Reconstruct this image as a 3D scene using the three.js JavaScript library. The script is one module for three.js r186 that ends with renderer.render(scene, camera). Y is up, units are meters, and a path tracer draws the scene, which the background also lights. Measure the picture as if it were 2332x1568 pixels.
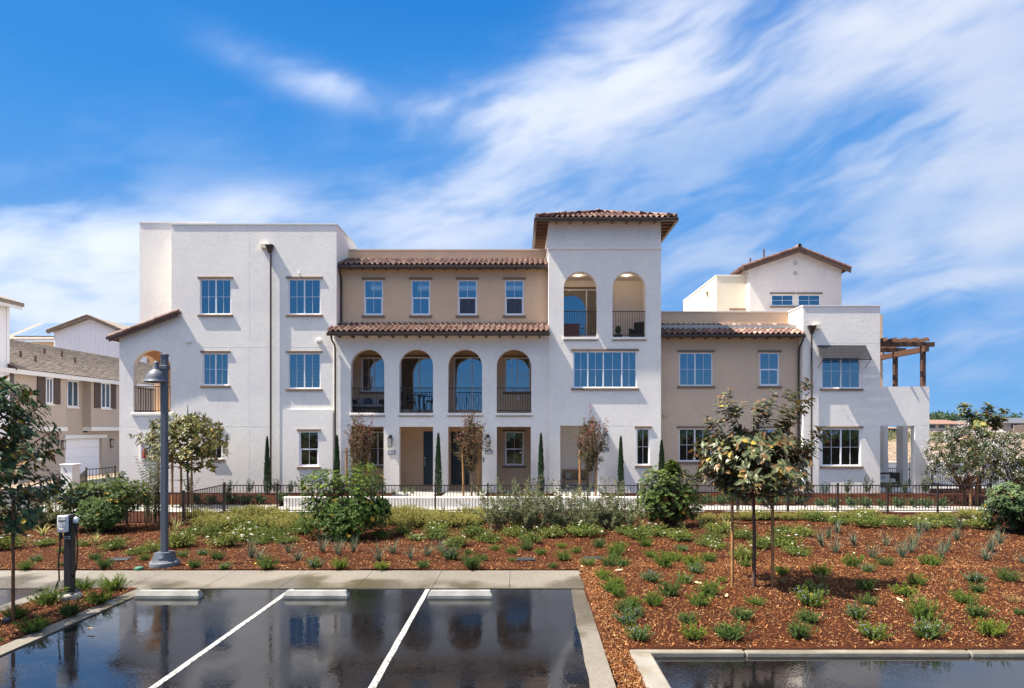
import * as THREE from 'three';
import { mergeGeometries } from 'three/addons/utils/BufferGeometryUtils.js';
import { RoundedBoxGeometry } from 'three/addons/geometries/RoundedBoxGeometry.js';

// ---------------------------------------------------------------- camera, sky, sun, exposure
const EXPOSURE = 2.6;
const renderer = new THREE.WebGLRenderer({ antialias: true });
renderer.toneMapping = THREE.LinearToneMapping;
renderer.toneMappingExposure = EXPOSURE;
renderer.shadowMap.enabled = true;
renderer.shadowMap.type = THREE.PCFSoftShadowMap;
const scene = new THREE.Scene();

// Survey of the place: the lens looks level along -z from 3.2 m up; F is its focal length and (CX, CY) the
// vanishing point, in units of a 2332 x 1568 frame. wx / wy / at turn a sighting at a known distance into metres.
const F = 1500, CX = 1182, CY = 975, CH = 3.2;
const wx = (px, d) => (px - CX) * d / F;
const wy = (py, d) => CH - (py - CY) * d / F;
const at = (px, py, d) => new THREE.Vector3(wx(px, d), wy(py, d), -d);
const groundD = (py, h = 0) => (CH - h) * F / (py - CY);

const camera = new THREE.PerspectiveCamera(2 * Math.atan(784 / F) * 180 / Math.PI, 2332 / 1568, 0.1, 1500);
camera.setViewOffset(2332, 1568, 1166 - CX, 784 - CY, 2332, 1568);
camera.position.set(0, CH, 0);
camera.lookAt(0, CH, -10);

function rng(seed) {
  let a = seed >>> 0;
  return () => { a = (a + 0x6D2B79F5) >>> 0; let t = a; t = Math.imul(t ^ (t >>> 15), t | 1); t ^= t + Math.imul(t ^ (t >>> 7), t | 61); return ((t ^ (t >>> 14)) >>> 0) / 4294967296; };
}
const hash2 = (x, y) => { let h = Math.imul(x, 374761393) + Math.imul(y, 668265263) | 0; h = Math.imul(h ^ (h >>> 13), 1274126177); return ((h ^ (h >>> 16)) >>> 0) / 4294967296; };
function noise2(x, y, wrapX = 0, wrapY = 0) {
  const xi = Math.floor(x), yi = Math.floor(y), fx = x - xi, fy = y - yi, u = fx * fx * fx * (fx * (fx * 6 - 15) + 10), v = fy * fy * fy * (fy * (fy * 6 - 15) + 10);
  const m = (a, n) => n ? ((a % n) + n) % n : a;
  const x0 = m(xi, wrapX), x1 = m(xi + 1, wrapX), y0 = m(yi, wrapY), y1 = m(yi + 1, wrapY);
  const a = hash2(x0, y0), b = hash2(x1, y0), c = hash2(x0, y1), d = hash2(x1, y1);
  return a + (b - a) * u + (c - a) * v + (a - b - c + d) * u * v;
}
function fbm(x, y, oct = 4, gain = 0.5) { let s = 0, a = 1, t = 0; for (let i = 0; i < oct; i++) { s += a * noise2(x + i * 17.3, y + i * 9.1); t += a; a *= gain; x *= 2.03; y *= 2.03; } return s / t; }
const clamp = (v, a = 0, b = 1) => Math.min(b, Math.max(a, v));
const smooth = (a, b, v) => { const t = clamp((v - a) / (b - a)); return t * t * (3 - 2 * t); };
const lerp = (a, b, t) => a + (b - a) * t;

// the sky: blue air, paler towards the horizon, with wind-drawn cirrus
{
  const W = 4096, H = 2048, data = new Float32Array(W * H * 4), R2D = 180 / Math.PI;
  const stops = [[0, .24, .50, .87], [3, .15, .42, .85], [7, .095, .365, .84], [13, .080, .345, .83], [20, .066, .325, .82], [27, .045, .285, .785], [34, .028, .235, .72], [55, .016, .16, .58], [90, .013, .135, .51]];
  const air = (e) => { let i = 1; while (i < stops.length - 1 && stops[i][0] < e) i++; const a = stops[i - 1], b = stops[i], t = smooth(0, 1, clamp((e - a[0]) / (b[0] - a[0]))); return [1, 2, 3].map((k) => lerp(a[k], b[k], t)); };
  // cirrus banks: [azimuth, elevation, half length, half width, tilt, thickness]
  const az = (px) => Math.atan((px - CX) / F) * R2D, el = (px, py) => Math.atan((CY - py) / F * Math.cos(az(px) / R2D)) * R2D;
  const bank = (px, py, lx, ly, tilt, amp) => [az(px), el(px, py), lx, ly, Math.cos(tilt / R2D), Math.sin(tilt / R2D), amp];
  const banks = [
    bank(1800, 95, 15, 3.2, 9, 1.15), bank(1420, 170, 9, 4.0, 24, 1.05), bank(2120, 75, 9, 3.6, 8, .95), bank(1150, 262, 8, 2.5, 6, 1.1), bank(860, 228, 8, 1.2, -9, 1.0), bank(1510, 40, 5, 4.5, 35, .6),
    bank(1130, 345, 6, 2.4, -28, .62), bank(1020, 485, 6.5, 3.4, 6, 1.1), bank(560, 485, 6, 1.7, 14, .6), bank(1330, 500, 7, 2.6, 0, .62), bank(1950, 385, 12, 2.6, 9, .72), bank(2260, 330, 8, 4, 10, .85),
    bank(170, 540, 9, 2.4, 4, .55), bank(60, 680, 9, 3.6, 0, .65), bank(1650, 610, 11, 2.4, 4, .75), bank(2200, 545, 11, 1.7, 7, .7), bank(2130, 665, 9, 1.1, 9, .8), bank(2200, 860, 9, .9, 2, .25), bank(2250, 770, 5, .6, 0, .25), bank(330, 640, 8, 4, 0, .4), bank(800, 560, 9, 2.6, 0, .5), bank(100, 450, 14, 5, 0, .25), bank(300, 760, 22, 6, 0, .42), bank(1300, 780, 26, 5, 0, .3), bank(2200, 760, 16, 8, 0, .22), bank(1500, 420, 16, 7, 0, .3),
    [70, 24, 24, 9, 1, 0, .6], [118, 40, 26, 10, .9, .4, .5], [-85, 30, 22, 8, 1, 0, .45], [-150, 48, 25, 9, .9, -.3, .35], [20, 56, 30, 9, .96, .2, .6],
  ];
  for (let j = 0; j < H; j++) {
    const e = ((j + 0.5) / H - 0.5) * 180;
    const base = air(Math.max(0, e));
    for (let i = 0; i < W; i++) {
      const o = (j * W + i) * 4;
      if (e < 0) { data[o] = .22 / EXPOSURE; data[o + 1] = .19 / EXPOSURE; data[o + 2] = .16 / EXPOSURE; data[o + 3] = 1; continue; }
      const th = ((i + 0.5) / W - 0.5) * 2 * Math.PI, dx = Math.cos(th), dz = Math.sin(th);
      let a = Math.atan2(dx, -dz) * R2D;                      // 0 is straight ahead
      let m = 0;
      for (const b of banks) {
        let da = a - b[0]; if (da > 180) da -= 360; if (da < -180) da += 360;
        if (Math.abs(da) > 70) continue;
        const de = e - b[1], p = (da * b[4] + de * b[5]) / b[2], q = (-da * b[5] + de * b[4]) / b[3], r = p * p + q * q;
        if (r < 6) m += b[6] * Math.exp(-r * 1.1);
      }
      let c = 0;
      const cz = Math.cos(e / R2D), X = Math.atan2(dx, -dz) / 1.0 * (0.35 + 0.65 * cz), Yv = e / 57.3;
      if (m > 0.02 || e > 4) {
        const w1 = fbm(X * 6 + 31, Yv * 9 + 4, 3), w2 = fbm(X * 5 + 3, Yv * 8 + 71, 3);
        const ax = (X * .97 + Yv * .24) + (w1 - .5) * .07, ay = (-X * .24 + Yv * .97) + (w2 - .5) * .06;
        const streak = fbm(ax * 7 + 5, ay * 28 + 9, 6, .52), puff = fbm(ax * 4 + 40, ay * 8.5 + 12, 6, .5);
        const wisp = fbm(ax * 20 + 3, ay * 80 + 21, 4, .6), n = streak * .27 + puff * .64 + wisp * .09;
        const veil = Math.max(.95 * smooth(33, 50, e), .95 * smooth(48, 75, Math.abs(a)) * smooth(17, 34, e));   // added unseen cirrus overhead and all round, thickened to brighten the shade
        m = 1 - Math.exp(-(.64 * m + .82 * veil));
        c = m * (.16 + 1.75 * smooth(.33, .70, n));
        c = c + Math.max(0, smooth(.60, .85, n) * .08 * smooth(6, 20, e));
        c = 1 - Math.exp(-1.2 * c);
        c *= smooth(0, 3, e);
      }
      const sd = Math.acos(clamp(-.50 * dx * cz + .862 * Math.sin(e / R2D) + .082 * dz * cz, -1, 1)) * R2D, glow = 1 + 2.8 * Math.exp(-(sd * sd) / 2000);   // thin cloud scatters sunlight forwards, strengthened to lift the shaded walls
      const cl = [.94 * glow, .95 * glow, .985 * glow];
      // a thin milky veil with the cirrus on the left horizon
      for (let k = 0; k < 3; k++) data[o + k] = lerp(base[k], cl[k], clamp(c, 0, .97)) / EXPOSURE;
      data[o + 3] = 1;
    }
  }
  const sky = new THREE.DataTexture(data, W, H, THREE.RGBAFormat, THREE.FloatType);
  sky.mapping = THREE.EquirectangularReflectionMapping; sky.magFilter = THREE.LinearFilter; sky.minFilter = THREE.LinearFilter; sky.wrapS = THREE.RepeatWrapping; sky.needsUpdate = true;
  scene.background = sky; scene.environment = sky;
}
// the sun: high on the left, almost in the plane of the street front, a little on the viewer's side
const sun = new THREE.DirectionalLight(new THREE.Color().setRGB(1, .93, .82), 5);
sun.position.set(-0.58, 1, 0.095).multiplyScalar(60);
sun.target.position.set(0, 0, 0);
sun.position.z -= 25; sun.target.position.z -= 25;
sun.castShadow = true;
Object.assign(sun.shadow.camera, { left: -45, right: 45, top: 45, bottom: -45, near: 1, far: 160 });
sun.shadow.mapSize.set(4096, 4096); sun.shadow.bias = -0.0005;
scene.add(sun, sun.target);

// ---------------------------------------------------------------- helpers
const rgb = (r, g, b) => new THREE.Color().setRGB(r, g, b);
const used = new Map();
function numbered(name) { const n = used.get(name) || 0; used.set(name, n + 1); return n ? `${name}_${String(n).padStart(3, '0')}` : name; }
function tag(o, label, category, group, kind) {
  if (label) o.userData.label = label; if (category) o.userData.category = category; if (group) o.userData.group = group; if (kind) o.userData.kind = kind; return o;
}
function thing(name, label, category, p = [0, 0, 0], turn = 0, group) {
  const o = new THREE.Group(); o.name = numbered(name); o.position.set(...p); o.rotation.y = turn; scene.add(o); return tag(o, label, category, group);
}
function part(name, geo, mat, parent) {
  const g = Array.isArray(geo) ? merge(geo) : geo;
  const m = new THREE.Mesh(g, mat); m.name = name; m.castShadow = m.receiveShadow = true; parent.add(m); return m;
}
function top(name, geo, mat, label, category, group, kind) { const m = part(numbered(name), geo, mat, scene); return tag(m, label, category, group, kind); }
const structure = (name, geo, mat, label) => top(name, geo, mat, label, null, null, 'structure');
function metric(g) {                                        // uv in metres, laid on the side each face looks to
  g = g.index ? g.toNonIndexed() : g;
  const p = g.attributes.position, n = g.attributes.normal, uv = new Float32Array(p.count * 2);
  for (let i = 0; i < p.count; i++) {
    const ax = Math.abs(n.getX(i)), ay = Math.abs(n.getY(i)), az = Math.abs(n.getZ(i)), x = p.getX(i), y = p.getY(i), z = p.getZ(i);
    if (ay >= ax && ay >= az) { uv[2 * i] = x; uv[2 * i + 1] = z; } else if (ax > az) { uv[2 * i] = z; uv[2 * i + 1] = y; } else { uv[2 * i] = x; uv[2 * i + 1] = y; }
  }
  g.setAttribute('uv', new THREE.BufferAttribute(uv, 2)); return g;
}
function clean(g) { g = g.index ? g.toNonIndexed() : g; for (const k of Object.keys(g.attributes)) if (!['position', 'normal', 'uv', 'color'].includes(k)) g.deleteAttribute(k); return g; }
function merge(list) { return list.length === 1 ? list[0] : mergeGeometries(list.map(clean)); }
const box = (x0, x1, y0, y1, z0, z1) => { const g = new THREE.BoxGeometry(Math.abs(x1 - x0), Math.abs(y1 - y0), Math.abs(z1 - z0)); g.translate((x0 + x1) / 2, (y0 + y1) / 2, (z0 + z1) / 2); return metric(g); };
const rbox = (x0, x1, y0, y1, z0, z1, r = .01, s = 2) => { const g = new RoundedBoxGeometry(Math.abs(x1 - x0), Math.abs(y1 - y0), Math.abs(z1 - z0), s, r); g.translate((x0 + x1) / 2, (y0 + y1) / 2, (z0 + z1) / 2); return metric(g); };
const V = (x, y, z) => new THREE.Vector3(x, y, z);
function bar(a, b, w, h) {                                    // a square bar from a to b
  const d = b.clone().sub(a), g = new THREE.BoxGeometry(w, h, d.length()), m = new THREE.Matrix4();
  const o = new THREE.Object3D(); o.position.copy(a).addScaledVector(d, .5); o.up.set(0, 1, 0); if (Math.abs(d.y) > .95 * d.length()) o.up.set(0, 0, 1); o.lookAt(b); o.updateMatrix(); g.applyMatrix4(o.matrix); return metric(g);
}
function tube(pts, r0, r1 = r0, sides = 7, jitter = 0, R = Math.random) {        // a tapered tube along points
  const c = new THREE.CatmullRomCurve3(pts), n = Math.max(2, pts.length * 3 - 2), fr = c.computeFrenetFrames(n), pos = [], nor = [], idx = [], uv = [];
  const L = c.getLength();
  for (let i = 0; i <= n; i++) {
    const p = c.getPoint(i / n), r = lerp(r0, r1, i / n);
    for (let k = 0; k <= sides; k++) { const a = k / sides * Math.PI * 2, d = fr.normals[i].clone().multiplyScalar(Math.cos(a)).addScaledVector(fr.binormals[i], Math.sin(a)); pos.push(p.x + d.x * r, p.y + d.y * r, p.z + d.z * r); nor.push(d.x, d.y, d.z); uv.push(a * r0 * 1, i / n * L); }
  }
  for (let i = 0; i < n; i++) for (let k = 0; k < sides; k++) { const a = i * (sides + 1) + k, b = a + sides + 1; idx.push(a, a + 1, b, b, a + 1, b + 1); }
  const g = new THREE.BufferGeometry(); g.setAttribute('position', new THREE.Float32BufferAttribute(pos, 3)); g.setAttribute('normal', new THREE.Float32BufferAttribute(nor, 3)); g.setAttribute('uv', new THREE.Float32BufferAttribute(uv, 2)); g.setIndex(idx); return g.toNonIndexed();
}
function lathe(pts, seg = 24) { return clean(new THREE.LatheGeometry(pts.map(([r, y]) => new THREE.Vector2(r, y)), seg)); }
const moved = (g, x, y, z) => { g.translate(x, y, z); return g; };
// a wall slab from an outline in metres with openings, its outer face at z = zf, thick metres deep behind it
function slab(outline, holes, zf, thick) {
  const s = new THREE.Shape(outline.map(([x, y]) => new THREE.Vector2(x, y)));
  for (const h of holes) {
    const p = new THREE.Path();
    if (h.arch) { const r = (h.x1 - h.x0) / 2, cx = (h.x0 + h.x1) / 2; p.moveTo(h.x0, h.y0); p.lineTo(h.x1, h.y0); p.lineTo(h.x1, h.y1 - r); p.absarc(cx, h.y1 - r, r, 0, Math.PI, false); p.lineTo(h.x0, h.y0); }
    else { p.moveTo(h.x0, h.y0); p.lineTo(h.x1, h.y0); p.lineTo(h.x1, h.y1); p.lineTo(h.x0, h.y1); p.lineTo(h.x0, h.y0); }
    s.holes.push(p);
  }
  const g = new THREE.ExtrudeGeometry(s, { depth: thick, bevelEnabled: false, curveSegments: 20 });
  g.translate(0, 0, zf - thick); return metric(g);
}

// ---------------------------------------------------------------- textures
function texture(size, fn, srgb, metres = 1) {
  const w = size, d = new Uint8Array(w * w * 4);
  for (let j = 0; j < w; j++) for (let i = 0; i < w; i++) { const c = fn(i / w, j / w), o = (j * w + i) * 4; d[o] = clamp(c[0]) * 255; d[o + 1] = clamp(c[1]) * 255; d[o + 2] = clamp(c[2]) * 255; d[o + 3] = 255; }
  const t = new THREE.DataTexture(d, w, w, THREE.RGBAFormat); t.wrapS = t.wrapT = THREE.RepeatWrapping; t.magFilter = THREE.LinearFilter; t.minFilter = THREE.LinearMipmapLinearFilter; t.generateMipmaps = true;
  if (srgb) t.colorSpace = THREE.SRGBColorSpace; t.repeat.set(1 / metres, 1 / metres); t.needsUpdate = true; return t;
}
const tfbm = (u, v, f, oct, gain = .5, seed = 0) => { let s = 0, a = 1, t = 0; for (let i = 0; i < oct; i++) { s += a * noise2(u * f + seed * 7.3, v * f + seed * 3.1, f, f); t += a; a *= gain; f *= 2; } return s / t; };
// tileable noise needs whole-number offsets
const nz = (u, v, f, oct, gain, seed = 0) => { let s = 0, a = 1, t = 0; for (let i = 0; i < oct; i++) { const o = seed * 131 + i * 57; const x = u * f, y = v * f; const xi = Math.floor(x), yi = Math.floor(y), fx = x - xi, fy = y - yi, U = fx * fx * (3 - 2 * fx), W = fy * fy * (3 - 2 * fy); const q = (p, r) => hash2(((p % f) + f) % f + o * f, ((r % f) + f) % f + o); const A = q(xi, yi), B = q(xi + 1, yi), C = q(xi, yi + 1), D = q(xi + 1, yi + 1); s += a * (A + (B - A) * U + (C - A) * W + (A - B - C + D) * U * W); t += a; a *= gain; f *= 2; } return s / t; };
const grey = (v) => [v, v, v];
const mottle = (c, amp, f, seed, size = 512, metres = 4, oct = 6) => texture(size, (u, v) => { const n = (nz(u, v, f, oct, .6, seed) - .5) * 2 * amp + 1; return c.map((k) => k * n); }, true, metres);
const stuccoBump = texture(1024, (u, v) => { const a = nz(u, v, 24, 3, .5, 1), b = nz(u, v, 110, 2, .6, 2), c = nz(u, v, 6, 2, .5, 5); return grey(.45 * b + .35 * a + .2 * c); }, false, 2.4);
const fineBump = texture(512, (u, v) => grey(nz(u, v, 64, 3, .6, 3)), false, .8);
const tone = (seed, amp, f = 5, metres = 4) => mottle([.9, .9, .9].map((x) => x), amp, f, seed, 512, metres);
const std = (color, rough = .8, extra = {}) => new THREE.MeshStandardMaterial({ color, roughness: rough, ...extra });
const wallTone = texture(512, (u, v) => { const n = nz(u, v, 3, 3, .5, 7), m = nz(u, v, 40, 3, .6, 8), k = .93 + (n - .5) * .07 + (m - .5) * .05; return [k, k * (.995 + (n - .5) * .01), k * (.99 - (n - .5) * .02)]; }, true, 3.7);
const M = {
  white: std(rgb(1, .94, .87), .92, { map: wallTone, bumpMap: stuccoBump, bumpScale: .006 }),
  tan: std(rgb(.83, .585, .385), .92, { map: wallTone, bumpMap: stuccoBump, bumpScale: .006 }),
  taupe: std(rgb(.78, .585, .42), .92, { map: wallTone, bumpMap: stuccoBump, bumpScale: .006 }),
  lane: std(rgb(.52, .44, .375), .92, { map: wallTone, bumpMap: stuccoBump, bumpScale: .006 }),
  cream: std(rgb(.86, .76, .60), .92, { map: wallTone, bumpMap: stuccoBump, bumpScale: .006 }),
  blush: std(rgb(.88, .80, .745), .92, { map: wallTone, bumpMap: stuccoBump, bumpScale: .006 }),
  trim: std(rgb(.27, .185, .125), .85, { map: wallTone, bumpMap: fineBump, bumpScale: .003 }),
  cap: std(rgb(.80, .77, .73), .55),
  capTan: std(rgb(.62, .53, .44), .55),
  gutter: std(rgb(.055, .038, .030), .45),
  fascia: std(rgb(.10, .055, .038), .7),
  vinyl: std(rgb(.86, .86, .87), .35),
  black: std(rgb(.018, .016, .015), .4),
  iron: std(rgb(.035, .027, .023), .45),
  glass: new THREE.MeshPhysicalMaterial({ color: rgb(.17, .19, .20), roughness: .012, transmission: 1, thickness: 0, ior: 3.5, bumpMap: texture(128, (u, v) => grey(nz(u, v, 3, 2, .4, 92)), false, 1), bumpScale: .005 }),
  room: std(rgb(.42, .40, .37), .9),
  floor: std(rgb(.10, .08, .065), .6),
  curtain: std(rgb(.72, .71, .69), .9),
  screen: new THREE.MeshStandardMaterial({ color: rgb(.06, .06, .08), roughness: .9, transparent: true, opacity: .72 }),
  door: std(rgb(.018, .040, .052), .35),
  steel: std(rgb(.55, .54, .52), .35, { metalness: .9 }),
};
// ---------------------------------------------------------------- ground, lots, pavements
// big sheet of bare soil; the finished surfaces lie over it
const soil = mottle([.90, .88, .85], .13, 6, 31, 512, 9);
const flat = (pts, y, sub) => { const s = new THREE.Shape(pts.map(([x, d]) => new THREE.Vector2(x, d))); const g = new THREE.ShapeGeometry(s); g.rotateX(-Math.PI / 2); g.translate(0, y, 0); return metric(g); };
// note: [x, d] is metres to the right and metres ahead
function sheet(x0, x1, d0, d1, nx, nd, h) { // height field
  const g = new THREE.PlaneGeometry(x1 - x0, d1 - d0, nx, nd); g.rotateX(-Math.PI / 2); g.translate((x0 + x1) / 2, 0, -(d0 + d1) / 2);
  const p = g.attributes.position; for (let i = 0; i < p.count; i++) p.setY(i, h(p.getX(i), -p.getZ(i))); g.computeVertexNormals();
  const uv = g.attributes.uv; for (let i = 0; i < p.count; i++) uv.setXY(i, p.getX(i), p.getZ(i)); return clean(g);
}
// the empty lot on the far right rises away from the road
const landH = (x, d) => { const r = smooth(62, 120, d) * smooth(-10, 40, x) * 2.1; return -.16 + r + (d > 60 && x > 15 ? (fbm(x * .12, d * .12, 3) - .5) * .9 * smooth(60, 75, d) : 0); };
structure('ground', sheet(-260, 300, -120, 420, 140, 135, landH), std(rgb(.27, .20, .14), .95, { map: soil }), 'bare sandy ground around the site');

const speck = texture(512, (u, v) => { const n = nz(u, v, 128, 2, .6, 4), m = nz(u, v, 5, 4, .55, 6); return grey(.30 + n * .35 + m * .3); }, false, 1.6);
const asphaltTone = texture(1024, (u, v) => { const g = nz(u, v, 256, 2, .6, 14), m = nz(u, v, 6, 5, .55, 15), k = .62 + (g - .5) * .5 + (m - .5) * .35; return [k, k, k * 1.02]; }, true, 3.1);
// standing film of water: mirror-smooth where it pools, rougher where the stones stand out of it
const wetRough = texture(1024, (u, v) => { const m = nz(u, v, 3, 5, .55, 16), f = nz(u, v, 90, 2, .6, 17), p = smooth(.40, .62, m); return grey(.10 + .20 * p + .10 * f * p); }, false, 7.3);
const filmRough = texture(1024, (u, v) => { const m = nz(u, v, 3, 5, .55, 16), f = nz(u, v, 150, 1, .6, 17); return grey(.03 + .14 * smooth(.48, .66, m) + .03 * f * smooth(.4, .6, m)); }, false, 7.3);
const ripple = texture(1024, (u, v) => { const a = nz(u, v, 40, 3, .55, 18), b = nz(u, v, 200, 1, .5, 19), m = smooth(.42, .66, nz(u, v, 4, 3, .5, 21)); return grey(.5 + (a - .5) * .35 + (b - .5) * .45 * (.25 + m)); }, false, 2.9);
const asphalt = new THREE.MeshPhysicalMaterial({ color: rgb(.017, .017, .019), roughness: 1, map: asphaltTone, roughnessMap: filmRough, bumpMap: ripple, bumpScale: .0011, ior: 1.78 });
const concTone = texture(1024, (u, v) => { const a = nz(u, v, 3, 5, .55, 22), b = nz(u, v, 160, 2, .6, 23), w = smooth(.42, .56, nz(u, v, 2, 5, .55, 24)), k = .80 + (a - .5) * .2 + (b - .5) * .14; const d = 1 - .27 * w; return [k * d, k * d * (1 - .02 * w), k * d * (1 - .10 * w)]; }, true, 6.1);
const concRough = texture(512, (u, v) => { const w = smooth(.42, .56, nz(u, v, 2, 5, .55, 24)); return grey(.60 - .48 * w); }, false, 6.1);
const concBump = texture(512, (u, v) => grey(nz(u, v, 100, 3, .6, 25)), false, 1.1);
const concrete = std(rgb(.265, .23, .182), 1, { map: concTone, roughnessMap: concRough, bumpMap: concBump, bumpScale: .0012 });
const dryConcrete = std(rgb(.44, .41, .37), .85, { map: mottle([.86, .86, .86], .12, 6, 26, 512, 3), bumpMap: concBump, bumpScale: .0015 });
const kerbConcrete = std(rgb(.265, .24, .20), .8, { map: texture(512, (u, v) => { const a = nz(u, v, 4, 5, .6, 33), w = smooth(.52, .66, nz(u, v, 3, 5, .6, 34)), k = .72 + a * .35; return [k * (1 - .10 * w), k * (1 - .13 * w), k * (1 - .20 * w)]; }, true, 2.7), bumpMap: concBump, bumpScale: .002 });
const SW0 = 13.12, SW1 = 14.77, KX = -7.28, KX2 = -9.31;      // pavement's near and far edge, the two kerbs of the planted island
const roughEdge = (() => { const R = rng(5), pts = []; for (let i = 0; i <= 26; i++) { const d = lerp(SW0, -2, i / 26); pts.push([1.02 - (SW0 - d) * .03 + (R() - .5) * .035, d]); } return pts; })();
structure('parking_lot', flat([[KX, -30], [KX, SW0], ...roughEdge, [roughEdge.at(-1)[0], -30]], -.012), asphalt, 'wet black asphalt parking bays');
structure('parking_lot_left', flat([[-70, -30], [-70, SW0], [KX2, SW0], [KX2, -30]], -.012), asphalt, 'wet asphalt of the next row of bays');
{ const R = rng(8), edge = []; for (let i = 0; i <= 20; i++) edge.push([lerp(1.87, 20, i / 20), 9.345 + (R() - .5) * .02]); structure('parking_lot_right', flat([[1.9, -30], [1.87, 9.1], ...edge, [70, 9.345], [70, -30]], -.055), asphalt, 'wet asphalt bay at the lower right'); }
// pavement of single slabs with cut joints
const walk = structure('pavement', box(-40, 1.36, -.12, -.03, -SW1, -SW0), dryConcrete, 'damp concrete pavement along the head of the bays');
for (let k = 0; k < 20; k++) { const x1 = 1.34 - k * 1.536, x0 = x1 - 1.536, g = box(x0 + .005, x1 - .005, -.03, .0, -SW1, -SW0); part('pavement_slab', g, concrete, walk); }
const strip = structure('kerb_strip', box(.55, .98, -.2, -.105, -SW0, 7), concrete, 'flush concrete kerb beside the bays');
for (let k = 0; k < 8; k++) { const dA = SW0 - .004 - k * 2.6, dB = dA - 2.59, xo = (d) => 1.34 - (SW1 - d) * .0205, xi = .5; const s = new THREE.Shape([[xi, -dA], [xi, -dB], [xo(dB), -dB], [xo(dA), -dA]].map(([x, z]) => new THREE.Vector2(x, -z))); const g = new THREE.ExtrudeGeometry(s, { depth: .08, bevelEnabled: false }); g.rotateX(-Math.PI / 2); g.translate(0, -.10, 0); part('kerb_stone', metric(g), concrete, strip); }
for (const [x0, x1] of [[KX - .30, KX], [KX2, KX2 + .32]]) { const st = structure('kerb_strip', box(x0 + .01, x1 - .01, -.1, -.02, 8, -2), concrete, x0 < -8 ? 'wet concrete kerb on the far side of the planted island' : 'wet concrete kerb on the near side of the planted island'); for (let k = 0; k < 9; k++) part('kerb_stone', rbox(x0, x1, -.1, .012, -SW0 + .004 + k * 2.3, -SW0 + 2.295 + k * 2.3, .012), concrete, st); }
{ // raised kerb round the lower right bay
  const st = structure('kerb_strip', box(1.62, 30, -.2, -.12, -9.45, -9.38), kerbConcrete, 'pale raised kerb round the lower right bay');
  const R = rng(4); for (const [a, b] of [[1.58, 3.22], [3.23, 6.42], [6.43, 9.2], [9.21, 12.6], [12.61, 16]]) { const g = rbox(a, b, -.14, .012 + R() * .006, -9.475, -9.35 + (R() - .5) * .01, .03, 3); part('kerb_stone', g, kerbConcrete, st); }
  for (let k = 0; k < 4; k++) part('kerb_stone', rbox(1.56, 1.88, -.14, .01, -9.345 + k * 2.6, -9.345 + 2.59 + k * 2.6, .03, 3), kerbConcrete, st);
}
// bay lines
const paint = std(rgb(.40, .39, .365), .6, { map: texture(512, (u, v) => { const n = nz(u, v, 60, 3, .6, 27), w = smooth(.54, .66, nz(u, v, 24, 4, .6, 35)); return grey((.80 + n * .24) * (1 - .38 * w)); }, true, .9), bumpMap: concBump, bumpScale: .001 });
for (const [x, t] of [[-4.52, 'white painted bay line beside the middle bay, nearer the charger'], [-1.815, 'white painted bay line beside the right-hand bay']]) { const R = rng(Math.round(x * -50)), L = [], Rr = []; for (let i = 0; i <= 40; i++) { const d = lerp(SW0 - .02, -3, i / 40); L.push([x - .046 + (R() - .5) * .008 + (i > 16 ? .012 : 0), d]); Rr.push([x + .046 + (R() - .5) * .008 + (i > 16 ? .012 : 0), d]); } structure('bay_line', flat([...L.reverse(), ...Rr], -.007), paint, t); }

// mulch beds: a heaving brown sheet with loose bark chips over it
const mulchTone = texture(1024, (u, v) => { const a = nz(u, v, 90, 3, .65, 28), b = nz(u, v, 220, 2, .6, 29), c = nz(u, v, 5, 3, .5, 30), k = .35 + a * .5 + (b - .5) * .5 + (c - .5) * .2; return [k * 1.0, k * .88, k * .80]; }, true, 2.3);
const mulchBump = texture(512, (u, v) => grey(nz(u, v, 60, 3, .65, 32)), false, 1.2);
const mulch = new THREE.MeshPhysicalMaterial({ color: rgb(.125, .043, .014), roughness: .95, specularIntensity: .3, map: mulchTone, bumpMap: mulchBump, bumpScale: .02 });
const bedH = (x, d) => .02 + (fbm(x * .7 + 40, d * .7 + 9, 3) - .5) * .10 * smooth(14.8, 16, d) + .05 * smooth(16, 24, d) + (fbm(x * 3, d * 3, 2) - .5) * .03 + (d < 15 ? .03 * smooth(1.4, 2.4, x) : 0) * smooth(9.5, 11, d);
structure('mulch_bed', sheet(-40, 34, SW1 + .003, 24.6, 220, 70, bedH), mulch, 'brown bark mulch bed between pavement and fence');
structure('mulch_bed_right', sheet(1.21, 34, 9.475, SW1 + .01, 230, 40, (x, d) => x < 1.36 - (SW1 - d) * .0205 ? -.06 : bedH(x, d)), mulch, 'brown bark mulch slope beside the bays');
structure('mulch_bed_gap', flat([[1.18, -4], [1.24, 9.48], [1.60, 9.48], [1.57, -4]], -.005), mulch, 'strip of mulch between the two kerbs');
structure('mulch_island', sheet(KX2 + .32, KX - .30, 2, SW0 - .01, 14, 60, (x, d) => .015 + (fbm(x * 2.5, d * 2.5, 2) - .5) * .04), mulch, 'mulched planting island between two rows of bays');
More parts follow.
